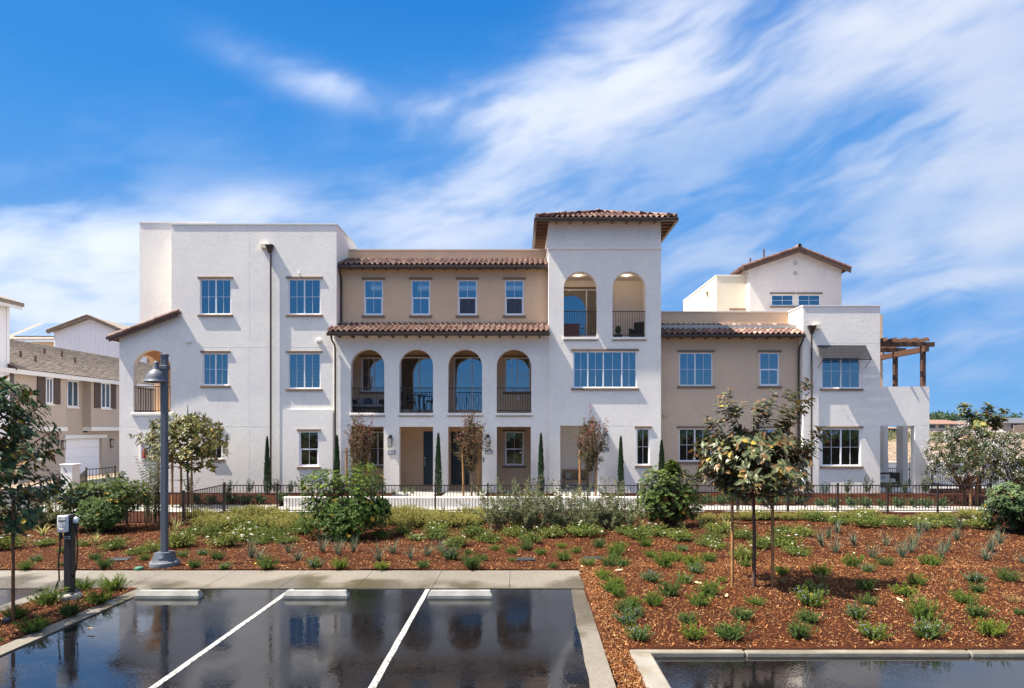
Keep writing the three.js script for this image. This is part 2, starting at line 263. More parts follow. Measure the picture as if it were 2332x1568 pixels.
{ // bark chips
  const g = new THREE.BufferGeometry(), P = [[-1, 0, -.5], [.9, 0, -.6], [1, 0, .4], [-.8, 0, .55], [0, .35, 0]], f = [[0, 4, 1], [1, 4, 2], [2, 4, 3], [3, 4, 0]];
  g.setAttribute('position', new THREE.Float32BufferAttribute(f.flatMap((t) => t.flatMap((i) => P[i])), 3)); g.computeVertexNormals(); g.setAttribute('uv', new THREE.Float32BufferAttribute(new Float32Array(24), 2));
  const N = 150000, im = new THREE.InstancedMesh(g, new THREE.MeshPhysicalMaterial({ color: 0xffffff, roughness: .9, specularIntensity: .35 }), N), R = rng(77), o = new THREE.Object3D(), col = new THREE.Color();
  const pal = [[.225, .080, .024], [.13, .043, .014], [.34, .148, .05], [.036, .012, .006], [.47, .28, .13], [.17, .064, .022]];
  for (let i = 0; i < N; i++) {
    let x, d, y; const z = R();
    if (z < .30) { d = lerp(9.5, 16, Math.pow(R(), .9)); const e0 = 1.35 - (SW1 - Math.min(d, SW1)) * .0205; x = R() < .1 ? e0 + R() * .45 : lerp(e0, 10.5, R()); }
    else if (z < .86) { d = lerp(SW1, 22, Math.pow(R(), 1.15)); x = lerp(-.82, .82, R()) * d; }
    else if (z < .92) { d = lerp(6, 13.1, R()); x = lerp(KX2 + .34, KX - .31, R()); }
    else if (z < .94) { d = lerp(7.5, 9.5, R()); x = lerp(1.22, 1.57, R()); }
    else { d = lerp(9.5, 15, R()); x = lerp(1.4, 12, R()); }
    y = z < .86 ? bedH(x, d) : z < .92 ? .02 : z < .94 ? 0 : bedH(x, d);
    
    const s = lerp(.012, .034, R() * R()) * (d > 17 ? 1.25 : 1);
    o.position.set(x, y + .008 + R() * .02, -d); o.rotation.set((R() - .5) * 1.4, R() * 6.28, (R() - .5) * 1.3); o.scale.set(s, s * .45, s * lerp(.18, .5, R())); o.updateMatrix(); im.setMatrixAt(i, o.matrix);
    const c = pal[Math.floor(Math.pow(R(), 1.4) * 6)], k = .6 + R() * .8; im.setColorAt(i, col.setRGB(c[0] * k, c[1] * k, c[2] * k));
  }
  im.name = 'bark_chips'; scene.add(im); tag(im, 'loose bark chips lying over the mulch beds', 'bark chips', null, 'stuff');
}
// behind the fence: walk, low wall, terrace at the building's foot
const terrH = BASEH();
function BASEH() { return wy(1123, 29); }
structure('garden_walk', flat([[-19, 24.45], [-19, 26.9], [-9.2, 26.9], [-9.2, 26.1], [5.2, 26.1], [5.2, 27.4], [9.5, 26.6], [34, 25.4], [34, 24.45]], .075), dryConcrete, 'pale concrete walk behind the fence');
structure('terrace_bed', sheet(-19, 21, 26.15, 29.4, 120, 14, (x, d) => terrH - .02 + (fbm(x, d, 2) - .5) * .05 - smooth(28.6, 26.2, d) * (x > 5.5 || x < -9.4 ? terrH - .06 : .02)), mulch, 'mulched bed along the foot of the building');
for (const [a, b] of [[900, 993], [1012, 1106], [1262, 1368]]) structure('entry_path', box(wx(a, 28), wx(b, 28), .1, terrH + .05, -28.98, -26.2), dryConcrete, `concrete path up to the ${a < 950 ? 'left' : a < 1100 ? 'middle' : 'right'} porch`);
structure('side_lane', flat([[-27, 22], [-27, 90], [-17.9, 90], [-17.9, 30], [-18.4, 22]], .0), dryConcrete, 'concrete drive between the buildings on the left');
structure('road', flat([[19, 36], [120, 36], [160, 56], [160, 72], [19, 60]], -.10), std(rgb(.17, .18, .20), .8, { map: asphaltTone }), 'grey street beyond the building on the right');
structure('road_kerb', flat([[19, 34.2], [150, 34.2], [150, 35.9], [19, 35.9]], .0), dryConcrete, 'pale pavement beside the far street');
structure('far_kerb', flat([[19, 60.2], [160, 72.2], [160, 74.5], [19, 62]], .0), dryConcrete, 'pale far kerb of the street');
structure('side_bed', sheet(18.3, 30, 24.6, 34.2, 40, 40, (x, d) => .05 + (fbm(x, d, 2) - .5) * .06), mulch, 'mulched ground at the right end of the building');
{ // low white retaining wall
  const w = thing('low_wall', 'low white stucco retaining wall with smooth cap behind the black fence', 'wall', [wx(1056, 26), .05, -26]);
  const x0 = wx(648, 26) - w.position.x, x1 = wx(1466, 26) - w.position.x;
  part('wall_body', box(x0, x1, -.05, .36, -.12, .12), M.white, w); part('coping', rbox(x0 - .02, x1 + .02, .36, .43, -.15, .15, .015), M.white, w);
}
// ---------------------------------------------------------------- the townhouse building
const D0 = 29.0, DA = 28.95, DT = 28.85, DM = 29.6, DR = 29.4;      // distances of the left front, arcade, tower, set-back upper wall, right tan wall
const BASE = wy(1123, D0);
const house = thing('townhouse_building', 'long three-storey white and tan stucco townhouse building with arched balconies and tiled roofs', 'building');
const H = house;
const poly = (pts, d) => pts.map(([x, y]) => [wx(x, d), wy(y, d)]);
const hole = (x0, x1, yTop, yBot, d, arch) => ({ x0: wx(x0, d), x1: wx(x1, d), y0: wy(yBot, d), y1: wy(yTop, d), arch });
// window: a frame (the part) with panes, grilles, sill and lintel as its pieces
function windowAt(o) {
  const d = o.d, z = -d, parent = o.parent || H, x0 = wx(o.x0, d), x1 = wx(o.x1, d), y1 = wy(o.y0, d), y0 = wy(o.y1, d), fw = o.fw || .055, zf = z - (o.inset ?? .045), ft = .05;
  const fm = o.frame || M.vinyl, f = [box(x0, x1, y1 - fw, y1, zf - ft, zf), box(x0, x1, y0, y0 + fw, zf - ft, zf), box(x0, x0 + fw, y0 + fw, y1 - fw, zf - ft, zf), box(x1 - fw, x1, y0 + fw, y1 - fw, zf - ft, zf)];
  const panes = [];
  const xs = [x0 + fw, ...(o.mull || []).flatMap((m) => [wx(m, d) - fw / 2, wx(m, d) + fw / 2]), x1 - fw];
  for (let i = 1; i + 1 < xs.length; i += 2) f.push(box(xs[i], xs[i + 1], y0 + fw, y1 - fw, zf - ft, zf + .008));
  const hung = o.hung, ym = hung ? lerp(y0, y1, .49) : 0;
  if (hung) {
    f.push(box(xs[0], xs[1], ym - .03, ym + .03, zf - ft, zf + .006));
    const s = .03; f.push(box(xs[0], xs[0] + s, y0 + fw, ym - .03, zf - ft - .01, zf - .012), box(xs[1] - s, xs[1], y0 + fw, ym - .03, zf - ft - .01, zf - .012), box(xs[0] + s, xs[1] - s, y0 + fw, y0 + fw + s, zf - ft - .01, zf - .012));
    panes.push([xs[0], xs[1], ym + .03, y1 - fw], [xs[0] + s, xs[1] - s, y0 + fw + s, ym - .03]);
  } else for (let i = 0; i + 1 < xs.length; i += 2) panes.push([xs[i], xs[i + 1], y0 + fw, y1 - fw]);
  const w = part(o.name || 'window', f, fm, parent);
  panes.forEach(([a, b, c, e], k) => {
    const g = new THREE.PlaneGeometry(b - a, e - c); g.translate((a + b) / 2, (c + e) / 2, zf - .025);
    part('pane', g, M.glass, w);
    const bars = [], mw = .014, zz = zf - .021;
    if (o.grid) { const [nx, ny] = o.grid; for (let i = 1; i < nx; i++) { const x = lerp(a, b, i / nx); bars.push(box(x - mw / 2, x + mw / 2, c, e, zz, zz + .009)); } for (let i = 1; i < ny; i++) { const y = lerp(c, e, i / ny); bars.push(box(a, b, y - mw / 2, y + mw / 2, zz + .0015, zz + .0105)); } }
    if (bars.length) part('grille', bars, fm, w);
    if (o.screen && o.screen.includes(k)) { const s = new THREE.PlaneGeometry(b - a, e - c); s.translate((a + b) / 2, (c + e) / 2, zf - .010); part('insect_screen', s, M.screen, w); }
    if (o.blind) { const n = Math.round((e - c) / .16); for (let i = 0; i < n; i++) { const y = lerp(c, e, (i + .5) / n); const s = box(a + .03, b - .03, y - .055, y + .055, zf - .14, zf - .13); part('blind_slat', s, M.curtain, w); } }
  });
  if (o.curtain) for (const [u0, u1] of o.curtain) {
    const a = lerp(x0, x1, u0), b = lerp(x0, x1, u1), g = new THREE.PlaneGeometry(b - a, y1 - y0, 24, 1), p = g.attributes.position;
    for (let i = 0; i < p.count; i++) p.setZ(i, Math.sin(p.getX(i) * 34) * .03);
    g.computeVertexNormals(); g.translate((a + b) / 2, (y0 + y1) / 2, zf - .28); part('curtain', g, M.curtain, w);
  }
  const tx = o.trim ?? .09, tm = M.trim, zt = z + .045;
  if (o.lintel !== 0) part('lintel', rbox(x0 - tx, x1 + tx, y1 + .012, y1 + .10, z - .01, zt, .008), tm, w);
  if (o.sill !== 0) part('sill', rbox(x0 - tx, x1 + tx, y0 - .105, y0 - .014, z - .01, zt + .015, .008), tm, w);
  return w;
}
const openings = (list, d) => list.map((w) => hole(w.x0, w.x1, w.y0, w.y1, d));
const joint = (x0, y0, x1, y1, d) => { const a = .006; return x0 === x1 ? box(wx(x0, d) - a, wx(x0, d) + a, wy(y1, d), wy(y0, d), -d - .01, -d + .0022) : box(wx(x0, d), wx(x1, d), wy(y0, d) - a, wy(y0, d) + a, -d - .01, -d + .0025); };

// left block, with the porch wall under its lean-to roof
const winLeft = [
  { x0: 454.5, x1: 525.6, y0: 635.6, y1: 716.5, mull: [490.5], grid: [2, 2], curtain: [[.0, .22]] }, { x0: 655.8, x1: 730, y0: 635.6, y1: 716.5, mull: [692.5], grid: [2, 2], curtain: [[0, .2]] },
  { x0: 460.8, x1: 519.8, y0: 804.7, y1: 878, mull: [490], grid: [2, 2] }, { x0: 655.6, x1: 729.7, y0: 804.7, y1: 885.7, mull: [692.5], grid: [2, 1], blind: 1 },
  { x0: 477, x1: 505.3, y0: 981, y1: 1046, grid: [2, 1], blind: 1 },
];
const bumpOut = { x0: 680.7, x1: 725.5, y0: 983, y1: 1063, hung: 1, grid: [2, 1] };
part('front_wall', slab(poly([[271, 1123], [271, 770], [390, 722], [390, 512], [766, 512], [766, 1123]], D0), [...openings(winLeft, D0), hole(303, 388, 797.7, 940, D0, true), hole(bumpOut.x0, bumpOut.x1, bumpOut.y0, bumpOut.y1, D0)], -D0, .28), M.white, H);
for (const w of winLeft) windowAt({ ...w, d: D0 });
{
  const d = D0 - .06;
  part('bump_out', slab(poly([[640, 1123], [640, 933], [757.5, 933], [757.5, 1123]], d), [hole(bumpOut.x0, bumpOut.x1, bumpOut.y0, bumpOut.y1, d)], -d, .058), M.white, H);
  windowAt({ ...bumpOut, d });
}
part('control_joint', [joint(567, 514, 567, 1122, D0), joint(271, 791, 566.5, 791, D0), joint(567.5, 791, 757, 791, D0), joint(271, 971.5, 566.5, 971.5, D0), joint(567.5, 971.5, 639, 971.5, D0)], M.white, H);
const XL = wx(766, D0), X390 = wx(390, D0), YB = wy(512, D0);
part('side_wall', [box(XL - .25, XL, BASE, YB, -D0 - .28, -32.3), box(X390, X390 + .25, wy(760, D0), YB, -D0 - .28, -32.3), box(X390, XL, wy(760, D0), YB, -32.55, -32.3)], M.white, H);
part('parapet_cap', [box(X390 - .03, XL + .03, YB, YB + .05, -D0 - .30, -D0 + .03), box(XL - .27, XL + .031, YB + .002, YB + .052, -32.3, -D0 - .30), box(X390 - .031, X390 + .27, YB + .002, YB + .052, -32.3, -D0 - .30)], M.cap, H);
part('flat_roof', box(X390 + .25, XL - .25, YB - .6, YB - .45, -32.3, -D0 - .28), M.room, H);
{ // taller strip standing behind at the left
  const d = 30.5, a = wx(317, d), b = wx(392, d) + 2, t = wy(508.5, d);
  part('rear_wall', [box(a, b, wy(775, d), t, -d - .25, -d), box(a, a + .25, wy(775, d), t, -d - 5, -d - .25), box(a + .25, b, wy(775, d), t, -d - 5, -d - 4.75), box(b - .25, b, YB, t, -d - 4.75, -d - .25)], M.white, H);
  part('parapet_cap', box(a - .03, b + .03, t, t + .05, -d - .28, -d + .03), M.cap, H);
  part('flat_roof', box(a + .25, b - .25, t - .5, t - .4, -d - 4.75, -d - .25), M.room, H);
}
{ // porch behind the lean-to's arch
  const xa = wx(271, D0), xb = wx(401, D0), zb = -32.2, yt = wy(771, D0);
  // side wall facing the lane, with an arch of its own
  const side = slab([[0, BASE], [2.9, BASE], [2.9, yt], [0, yt]], [{ x0: .45, x1: 2.35, y0: wy(940, D0), y1: wy(800, D0), arch: true }], 0, .28);
  side.rotateY(-Math.PI / 2); side.translate(xa, 0, -D0 - .285); // runs back from the front wall
  const s2 = side.clone(); s2.computeBoundingBox(); const bb = s2.boundingBox; side.translate(xa - bb.min.x, 0, (-D0 - .281) - bb.max.z);
  part('porch_wall', metric(side), M.tan, H);
  part('porch_back_wall', box(xa + .3, xb, BASE, wy(740, D0), zb - .2, zb), M.tan, H);
  part('porch_inner_wall', box(xb - .12, xb + .1, BASE, wy(730, D0), zb, -D0 - .285), M.tan, H);
  part('porch_floor', box(xa + .3, xb - .12, wy(944, D0) - .25, wy(944, D0), zb, -D0 - .285), M.white, H);
  part('porch_ceiling', box(xa + .3, xb - .12, wy(786, D0), wy(786, D0) + .08, zb, -D0 - .285), M.tan, H);
  part('arch_sill', rbox(wx(299, D0), wx(392, D0), wy(947, D0), wy(941, D0), -D0 - .03, -D0 + .06, .01), M.white, H);
}
// arcade
const arches = [[798.4, 875], [909, 986], [1020.4, 1097.8], [1131, 1210]];
const groundOpen = [[798, 873.6], [908.7, 986], [1020, 1098], [1131, 1209]];
part('front_wall', slab(poly([[760.5, 1123], [760.5, 762], [1251, 762], [1251, 1123], [1209, 1123], [1209, 972.7], [1131, 972.7], [1131, 1123], [1098, 1123], [1098, 972.7], [1020, 972.7], [1020, 1123], [986, 1123], [986, 972.7], [908.7, 972.7], [908.7, 1123], [873.6, 1123], [873.6, 972.7], [798, 972.7], [798, 1123]].reverse(), DA), arches.map(([a, b]) => hole(a, b, 796, 941, DA, true)), -DA, .34), M.white, H);
part('control_joint', [joint(766, 971.2, 1250, 971.2, DA)], M.white, H);
for (const [a, b] of arches) {
  const s = part('arch_sill', rbox(wx(a - 2, DA), wx(b + 2, DA), wy(947, DA), wy(941.4, DA), -DA - .02, -DA + .05, .01), M.white, H);
  part('drip_edge', box(wx(a - 2, DA), wx(b + 2, DA), wy(949, DA), wy(947.2, DA), -DA - .02, -DA + .045), M.trim, s);
}
const DB = 30.9, arcL = wx(760.5, DA), arcR = wx(1251, DA);
const winArc = [
  { x0: 823, x1: 889, y0: 815, y1: 892.6, mull: [852], grid: [2, 2] }, { x0: 911, x1: 998, y0: 814, y1: 936, mull: [954.5] }, { x0: 1033.7, x1: 1116, y0: 814, y1: 936, mull: [1075] }, { x0: 1150.6, x1: 1207, y0: 815, y1: 892.6, mull: [1178.6], grid: [2, 2] },
  { x0: 816, x1: 903, y0: 984, y1: 1061, mull: [860], grid: [2, 2] }, { x0: 1150, x1: 1192.6, y0: 984, y1: 1061, hung: 1, grid: [2, 1] },
];
const doors = [[964, 1007], [1026.6, 1069]];
part('balcony_back_wall', slab(poly([[766, 1119], [766, 765], [1245, 765], [1245, 1119]], DB), [...openings(winArc, DB), ...doors.map(([a, b]) => hole(a, b, 983, 1105, DB))], -DB, .2), M.tan, H);
winArc.forEach((w, i) => windowAt({ ...w, d: DB, inset: .03, frame: M.vinyl, name: i === 1 || i === 2 ? 'sliding_door' : 'window', sill: i === 1 || i === 2 ? 0 : 1, trim: .1 }));
part('balcony_floor', box(arcL + .3, arcR - .05, wy(945, DA) - .34, wy(944, DA), -DB, -DA - .345), M.tan, H);
part('balcony_ceiling', box(arcL + .3, arcR - .05, wy(786, DA), wy(786, DA) + .1, -DB, -DA - .345), M.tan, H);
part('porch_floor', box(arcL + .3, arcR - .05, BASE - .1, wy(1117, DB), -DB, -DA - .345), M.cap, H);
for (const x of [892, 1003, 1114.5]) { const c = wx(x, DA + 1.2); part('porch_divider', box(c - .14, c + .14, wy(1117, DB), wy(945, DA) - .345, -DB, -DA - .345), M.tan, H); }
for (const x of [1003]) { const c = wx(x, DA + 1.2); part('balcony_divider', box(c - .14, c + .14, wy(944, DA), wy(786, DA), -DB, -DA - .345), M.tan, H); }
for (const [i, [a, b]] of doors.entries()) {
  const x0 = wx(a, DB), x1 = wx(b, DB), y0 = wy(1105, DB), y1 = wy(983, DB), z = -DB - .06;
  const dr = part('front_door', box(x0 + .004, x1 - .004, y0, y1 - .004, z - .05, z), M.door, H);
  for (const [u, v] of [[.08, .42], [.50, .93]]) {
    const f = [], p0 = lerp(y0, y1, u), p1 = lerp(y0, y1, v), a0 = x0 + .14, a1 = x1 - .14, t = .03;
    f.push(rbox(a0, a1, p0, p0 + t, z + .0005, z + .014, .005), rbox(a0, a1, p1 - t, p1, z + .0005, z + .014, .005), rbox(a0, a0 + t, p0 + t, p1 - t, z + .0005, z + .014, .005), rbox(a1 - t, a1, p0 + t, p1 - t, z + .0005, z + .014, .005));
    part('door_panel', f, M.door, dr);
  }
  const hx = i ? x1 - .07 : x0 + .07, hy = lerp(y0, y1, .41);
  part('door_handle', [rbox(hx - .018, hx + .018, hy - .16, hy + .16, z + .001, z + .02, .008), tube([V(hx, hy + .1, z + .02), V(hx, hy + .09, z + .06), V(hx, hy - .1, z + .06), V(hx, hy - .13, z + .02)], .011), rbox(hx - .035, hx + .035, hy + .2, hy + .27, z + .001, z + .025, .01)], M.steel, dr);
}
// railings: top and bottom rail with balusters
function railing(x0, x1, yTop, yBot, d, n, parent = H) {
  const r = part('railing', rbox(x0, x1, yTop - .035, yTop, -d - .02, -d + .02, .006), M.iron, parent); part('bottom_rail', box(x0, x1, yBot + .06, yBot + .09, -d - .015, -d + .015), M.iron, r);
  const g = box(-.008, .008, 0, yTop - yBot - .125, -.008, .008);
  for (let i = 0; i < n; i++) { const b = part('baluster', g, M.iron, r); b.position.set(lerp(x0, x1, (i + .5) / n), yBot + .09, -d); }
  return r;
}
for (const [a, b] of arches) railing(wx(a, DA), wx(b, DA), wy(883, DA), wy(940, DA), DA + .1, 14);
railing(wx(303, D0), wx(388, D0), wy(880, D0), wy(940, D0), D0 + .1, 15);
{ const r = railing(0, 1.9, 0, -(wy(880, D0) - wy(940, D0)), 0, 14); r.rotation.y = Math.PI / 2; r.position.set(wx(271, D0) + .14, wy(880, D0), -D0 - .75); }

// tower
const winTower = [{ x0: 1305.4, x1: 1450.6, y0: 800.4, y1: 884, mull: [1339, 1374.3, 1416.7], grid: [2, 2], curtain: [[.8, .93]] }, { x0: 1449.8, x1: 1479.8, y0: 976.5, y1: 1060, grid: [2, 2] }];
const tArch = [[1283.9, 1359.9], [1395, 1470.8]];
const TX0 = wx(1249.5, DT), TX1 = wx(1505.5, DT), TY = wy(503, DT);
part('front_wall', slab(poly([[1249.5, 1124], [1249.5, 503], [1505.5, 503], [1505.5, 1124], [1358, 1124], [1358, 970], [1276, 970], [1276, 1124]].reverse(), DT), [...tArch.map(([a, b]) => hole(a, b, 619, 768, DT, true)), ...openings(winTower, DT)], -DT, .34), M.white, H);
for (const w of winTower) windowAt({ ...w, d: DT });
part('side_wall', [box(TX0, TX0 + .34, wy(770, DT), TY, -DT - 5.3, -DT - .34), box(TX1 - .34, TX1, BASE, TY, -DT - 5.3, -DT - .34), box(TX0, TX1, BASE, TY, -DT - 5.64, -DT - 5.3)], M.white, H);
part('belt_course', [rbox(TX0 - .05, TX1 + .05, wy(569, DT), wy(564.4, DT), -DT - .01, -DT + .05, .012), box(TX0 - .05, TX0 - .002, wy(569, DT), wy(564.4, DT), -DT - 5, -DT - .012)], M.white, H);
part('control_joint', [joint(1377.5, 506, 1377.5, 563, DT), joint(1377.5, 571, 1377.5, 781, DT), joint(1250, 782, 1505, 782, DT), joint(1250, 970, 1275, 970, DT), joint(1359, 970, 1505, 970, DT), joint(1377.5, 783, 1377.5, 795, DT), joint(1377.5, 892, 1377.5, 969, DT), joint(1377.5, 971, 1377.5, 1122, DT)], M.white, H);
for (const [a, b] of tArch) { const s = part('arch_sill', rbox(wx(a - 2, DT), wx(b + 2, DT), wy(774, DT), wy(768.4, DT), -DT - .02, -DT + .06, .01), M.white, H); part('drip_edge', box(wx(a - 1, DT), wx(b + 1, DT), wy(776, DT), wy(774.2, DT), -DT - .02, -DT + .05), M.trim, s); railing(wx(a, DT), wx(b, DT), wy(708, DT), wy(767, DT), DT + .1, 14); }
const DL = 31.4;
{
  const yF = wy(769, DT), yC = 10.22, slid = { x0: 1280, x1: 1384, y0: 659, y1: 767.5, mull: [1336] };
  part('loggia_back_wall', slab([[TX0 + .34, yF], [TX1 - .34, yF], [TX1 - .34, yC + .1], [TX0 + .34, yC + .1]], openings([slid], DL), -DL, .2), M.blush, H);
  windowAt({ ...slid, d: DL, inset: .03, name: 'sliding_door', sill: 0 });
  part('loggia_floor', box(TX0 + .34, TX1 - .34, yF - .3, yF, -DL, -DT - .345), M.taupe, H);
  part('loggia_ceiling', box(TX0 + .34, TX1 - .34, yC, yC + .1, -DL, -DT - .345), M.blush, H);
  // ground-floor porch with its back wall and bench niche
  part('porch_back_wall', box(TX0 + .2, wx(1368, DT), BASE, wy(965, DT), -DT - 2.0, -DT - 1.8), M.blush, H);
  part('porch_floor', box(TX0 + .2, wx(1368, DT), BASE - .05, wy(1118, DT + 1), -DT - 1.8, -DT - .345), M.cap, H);
  part('porch_ceiling', box(TX0 + .2, wx(1368, DT), wy(966, DT), wy(966, DT) + .1, -DT - 1.8, -DT - .345), M.white, H);
  part('porch_inner_wall', [box(wx(1362, DT), wx(1362, DT) + .2, BASE, wy(966, DT), -DT - 1.8, -DT - .345), box(TX0 + .005, TX0 + .2, BASE, wy(966, DT), -DT - 1.8, -DT - .345)], M.blush, H);
}
// set-back tan wall over the arcade
const winMid = [[828.3, 871.9], [936, 979.7], [1042.4, 1086.5], [1149.5, 1193]].map(([x0, x1], i) => ({ x0, x1, y0: 637.8, y1: 718.3, hung: 1, grid: [2, 1], screen: i > 1 ? [1] : 0, curtain: i < 2 ? [[0, .28]] : 0 }));
part('front_wall', slab(poly([[770, 738], [770, 598], [1250, 598], [1250, 738]], DM), openings(winMid, DM), -DM, .25), M.tan, H);
for (const w of winMid) windowAt({ ...w, d: DM });
part('control_joint', [joint(1009.5, 606, 1009.5, 735, DM)], M.tan, H);
{ const d = 31.1, a = XL + .002, b = TX0 - .002, t = wy(571, d); part('parapet_wall', box(a, b, wy(600, d), t, -d - .25, -d), M.tan, H); part('parapet_cap', box(a, b, t, t + .06, -d - .28, -d + .04), M.capTan, H); part('flat_roof', box(a, b, t - .6, t - .5, -36, -d - .25), M.room, H); }
// right tan wall
const winRight = [{ x0: 1546.9, x1: 1623.6, y0: 803.5, y1: 879.3, mull: [1583.5], grid: [2, 2], curtain: [[.85, 1]] }, { x0: 1730, x1: 1775.8, y0: 803.5, y1: 879.3, hung: 1, grid: [2, 1] }, { x0: 1546, x1: 1622, y0: 976.5, y1: 1051.6, mull: [1583], grid: [2, 2] }, { x0: 1731, x1: 1775, y0: 976.5, y1: 1051.6, hung: 1, grid: [2, 1] }];
part('front_wall', slab(poly([[1500, 1121], [1500, 755], [1830, 755], [1830, 1121]], DR), openings(winRight, DR), -DR, .25), M.taupe2 || M.taupe, H);
for (const w of winRight) windowAt({ ...w, d: DR });
part('control_joint', [joint(1668, 768, 1668, 968, DR), joint(1668, 971, 1668, 1120, DR), joint(1506, 969.5, 1820, 969.5, DR)], M.taupe, H);
{ const d = 30.6, a = TX1 + .002, b = wx(1829.4, D0) - .002, t = wy(712.5, d); part('parapet_wall', box(a, b, wy(745, d), t, -d - .25, -d), M.tan, H); part('parapet_cap', box(a, b, t, t + .06, -d - .28, -d + .04), M.capTan, H); part('flat_roof', box(a, b, t - .6, t - .5, -36, -d - .25), M.room, H); }
// right block with the terrace over its corner porch
const winEnd = [{ x0: 1872, x1: 1961, y0: 806, y1: 885, mull: [1916.5], grid: [2, 2], curtain: [[.88, 1]] }, { x0: 1872, x1: 1961, y0: 976.7, y1: 1061.7, mull: [1916.5], grid: [2, 2] }];
const RX0 = wx(1829.4, D0), RX1 = wx(2005, D0), RX2 = wx(2117.3, D0), RY = wy(698, D0), RYt = wy(881, D0);
part('front_wall', slab(poly([[1829.4, 1124], [1829.4, 698], [2005, 698], [2005, 881], [2117.3, 881], [2117.3, 1124], [2084, 1124], [2084, 970], [2005, 970], [2005, 1124]].reverse(), D0), openings(winEnd, D0), -D0, .3), M.white, H);
for (const w of winEnd) windowAt({ ...w, d: D0 });
part('control_joint', [joint(1916, 700, 1916, 780, D0), joint(1830, 781, 2004, 781, D0), joint(1830, 969, 2004, 969, D0), joint(2085, 969, 2117, 969, D0), joint(1916, 892, 1916, 968, D0), joint(1916, 1069, 1916, 1122, D0)], M.white, H);
part('side_wall', [box(RX0, RX0 + .25, BASE, RY, -D0 - 6, -D0 - .3), box(RX1 - .25, RX1, BASE, RY, -D0 - 6, -D0 - .3), box(RX0, RX1, BASE, RY, -D0 - 6.25, -D0 - 6)], M.white, H);
part('parapet_cap', [box(RX0 - .03, RX1 + .03, RY, RY + .05, -D0 - .33, -D0 + .03), box(RX0 - .031, RX0 + .28, RY + .002, RY + .052, -D0 - 6.2, -D0 - .33), box(RX1 - .28, RX1 + .031, RY + .002, RY + .052, -D0 - 6.2, -D0 - .33)], M.cap, H);
part('flat_roof', box(RX0 + .25, RX1 - .25, RY - .6, RY - .5, -D0 - 6, -D0 - .3), M.room, H);
part('terrace_wall', [box(RX2 - .3, RX2, wy(970, D0), RYt, -33.6, -D0 - .3), box(RX1, RX2, wy(970, D0), RYt, -33.9, -33.6)], M.white, H);
part('terrace_floor', box(RX1, RX2 - .3, wy(970, D0), wy(930, D0), -33.6, -D0 - .3), M.white, H);
part('porch_floor', box(RX1, RX2, BASE - .1, BASE + .06, -33.8, -D0 - .32), M.cap, H);
for (const [x, d] of [[2056.8, 31.2], [2012.5, 33.2]]) part('porch_column', rbox(wx(x, d), wx(x, d) + .24, BASE + .06, wy(970, D0) - .002, -d - .55, -d, .02), M.white, H);
part('porch_column', rbox(RX2 - .3, RX2 - .01, BASE + .06, wy(970, D0) - .002, -33.6, -33.2, .02), M.white, H);
part('rear_wall', box(RX1 + .002, wx(2011, 33), RYt, wy(717, 33), -33.5, -33), M.tan, H);
// pergola over the terrace
M.wood = std(rgb(.095, .046, .028), .65, { bumpMap: fineBump, bumpScale: .002 });
{
  const xp = 17.95, pz = [29.25, 31.4, 33.3], yb = RYt - .3, yt = wy(802.5, 29.25), pg = part('pergola', box(xp - .09, xp + .09, yt, yt + .24, -34, -28.95), M.wood, H);
  for (const d of pz) part('post', rbox(xp - .085, xp + .085, yb, yt, -d - .085, -d + .085, .008), M.wood, pg);
  for (const d of pz) part('beam', box(RX1 + .02, 18.45, yt + .241, yt + .44, -d - .05, -d + .05), M.wood, pg);
  for (let k = 0; k < 5; k++) {
    const x = wx(2022 + 23.5 * k, 28.8), s = new THREE.Shape([[0, 0], [5.3, 0], [5.3, .16], [.10, .16], [0, .05]].map(([a, b]) => new THREE.Vector2(a, b)));
    const g = new THREE.ExtrudeGeometry(s, { depth: .07, bevelEnabled: false }); g.rotateY(Math.PI / 2); g.translate(x - .07, yt + .442, -28.75); part('rafter', metric(g), M.wood, pg);
  }
}
// inside: floors and a dark back partition so that the rooms read as rooms
part('inner_wall', box(wx(405, D0), RX1 - .3, BASE, wy(715, D0), -36.2, -36.0), M.room, H);
part('inner_wall', box(X390 + .25, TX1 - .34, wy(715, D0), wy(610, D0), -34.0, -33.8), M.room, H);
part('storey_floor', [box(wx(402, D0), XL, wy(958, D0), wy(946, D0), -36, -D0 - .29), box(XL, TX0, wy(958, D0), wy(946, D0), -36, -DB - .21), box(TX0 + .3, TX1 - .34, wy(958, D0), wy(946, D0), -36, -DT - .36), box(TX1, RX1 - .26, wy(958, D0), wy(946, D0), -34.9, -DR - .26)], M.room, H);
part('storey_floor', [box(X390 + .25, XL, wy(775, D0), wy(765, D0), -32.3, -D0 - .29), box(XL, TX0, wy(775, D0), wy(765, D0), -36, -DB - .21), box(TX0 + .3, TX1 - .34, wy(785, D0), wy(775, D0), -36, -DT - .36), box(TX1, RX1 - .26, wy(745, D0), wy(735, D0), -34.9, -DR - .26)], M.room, H);
part('back_wall', [box(wx(271, D0), RX1, BASE, wy(720, D0), -37.2, -37), box(wx(271, D0), wx(271, D0) + .2, BASE, wy(772, D0), -37, -32.4), box(wx(271, D0) + .2, TX0, wy(720, D0), wy(566, D0), -37.2, -36.9)], M.white, H);
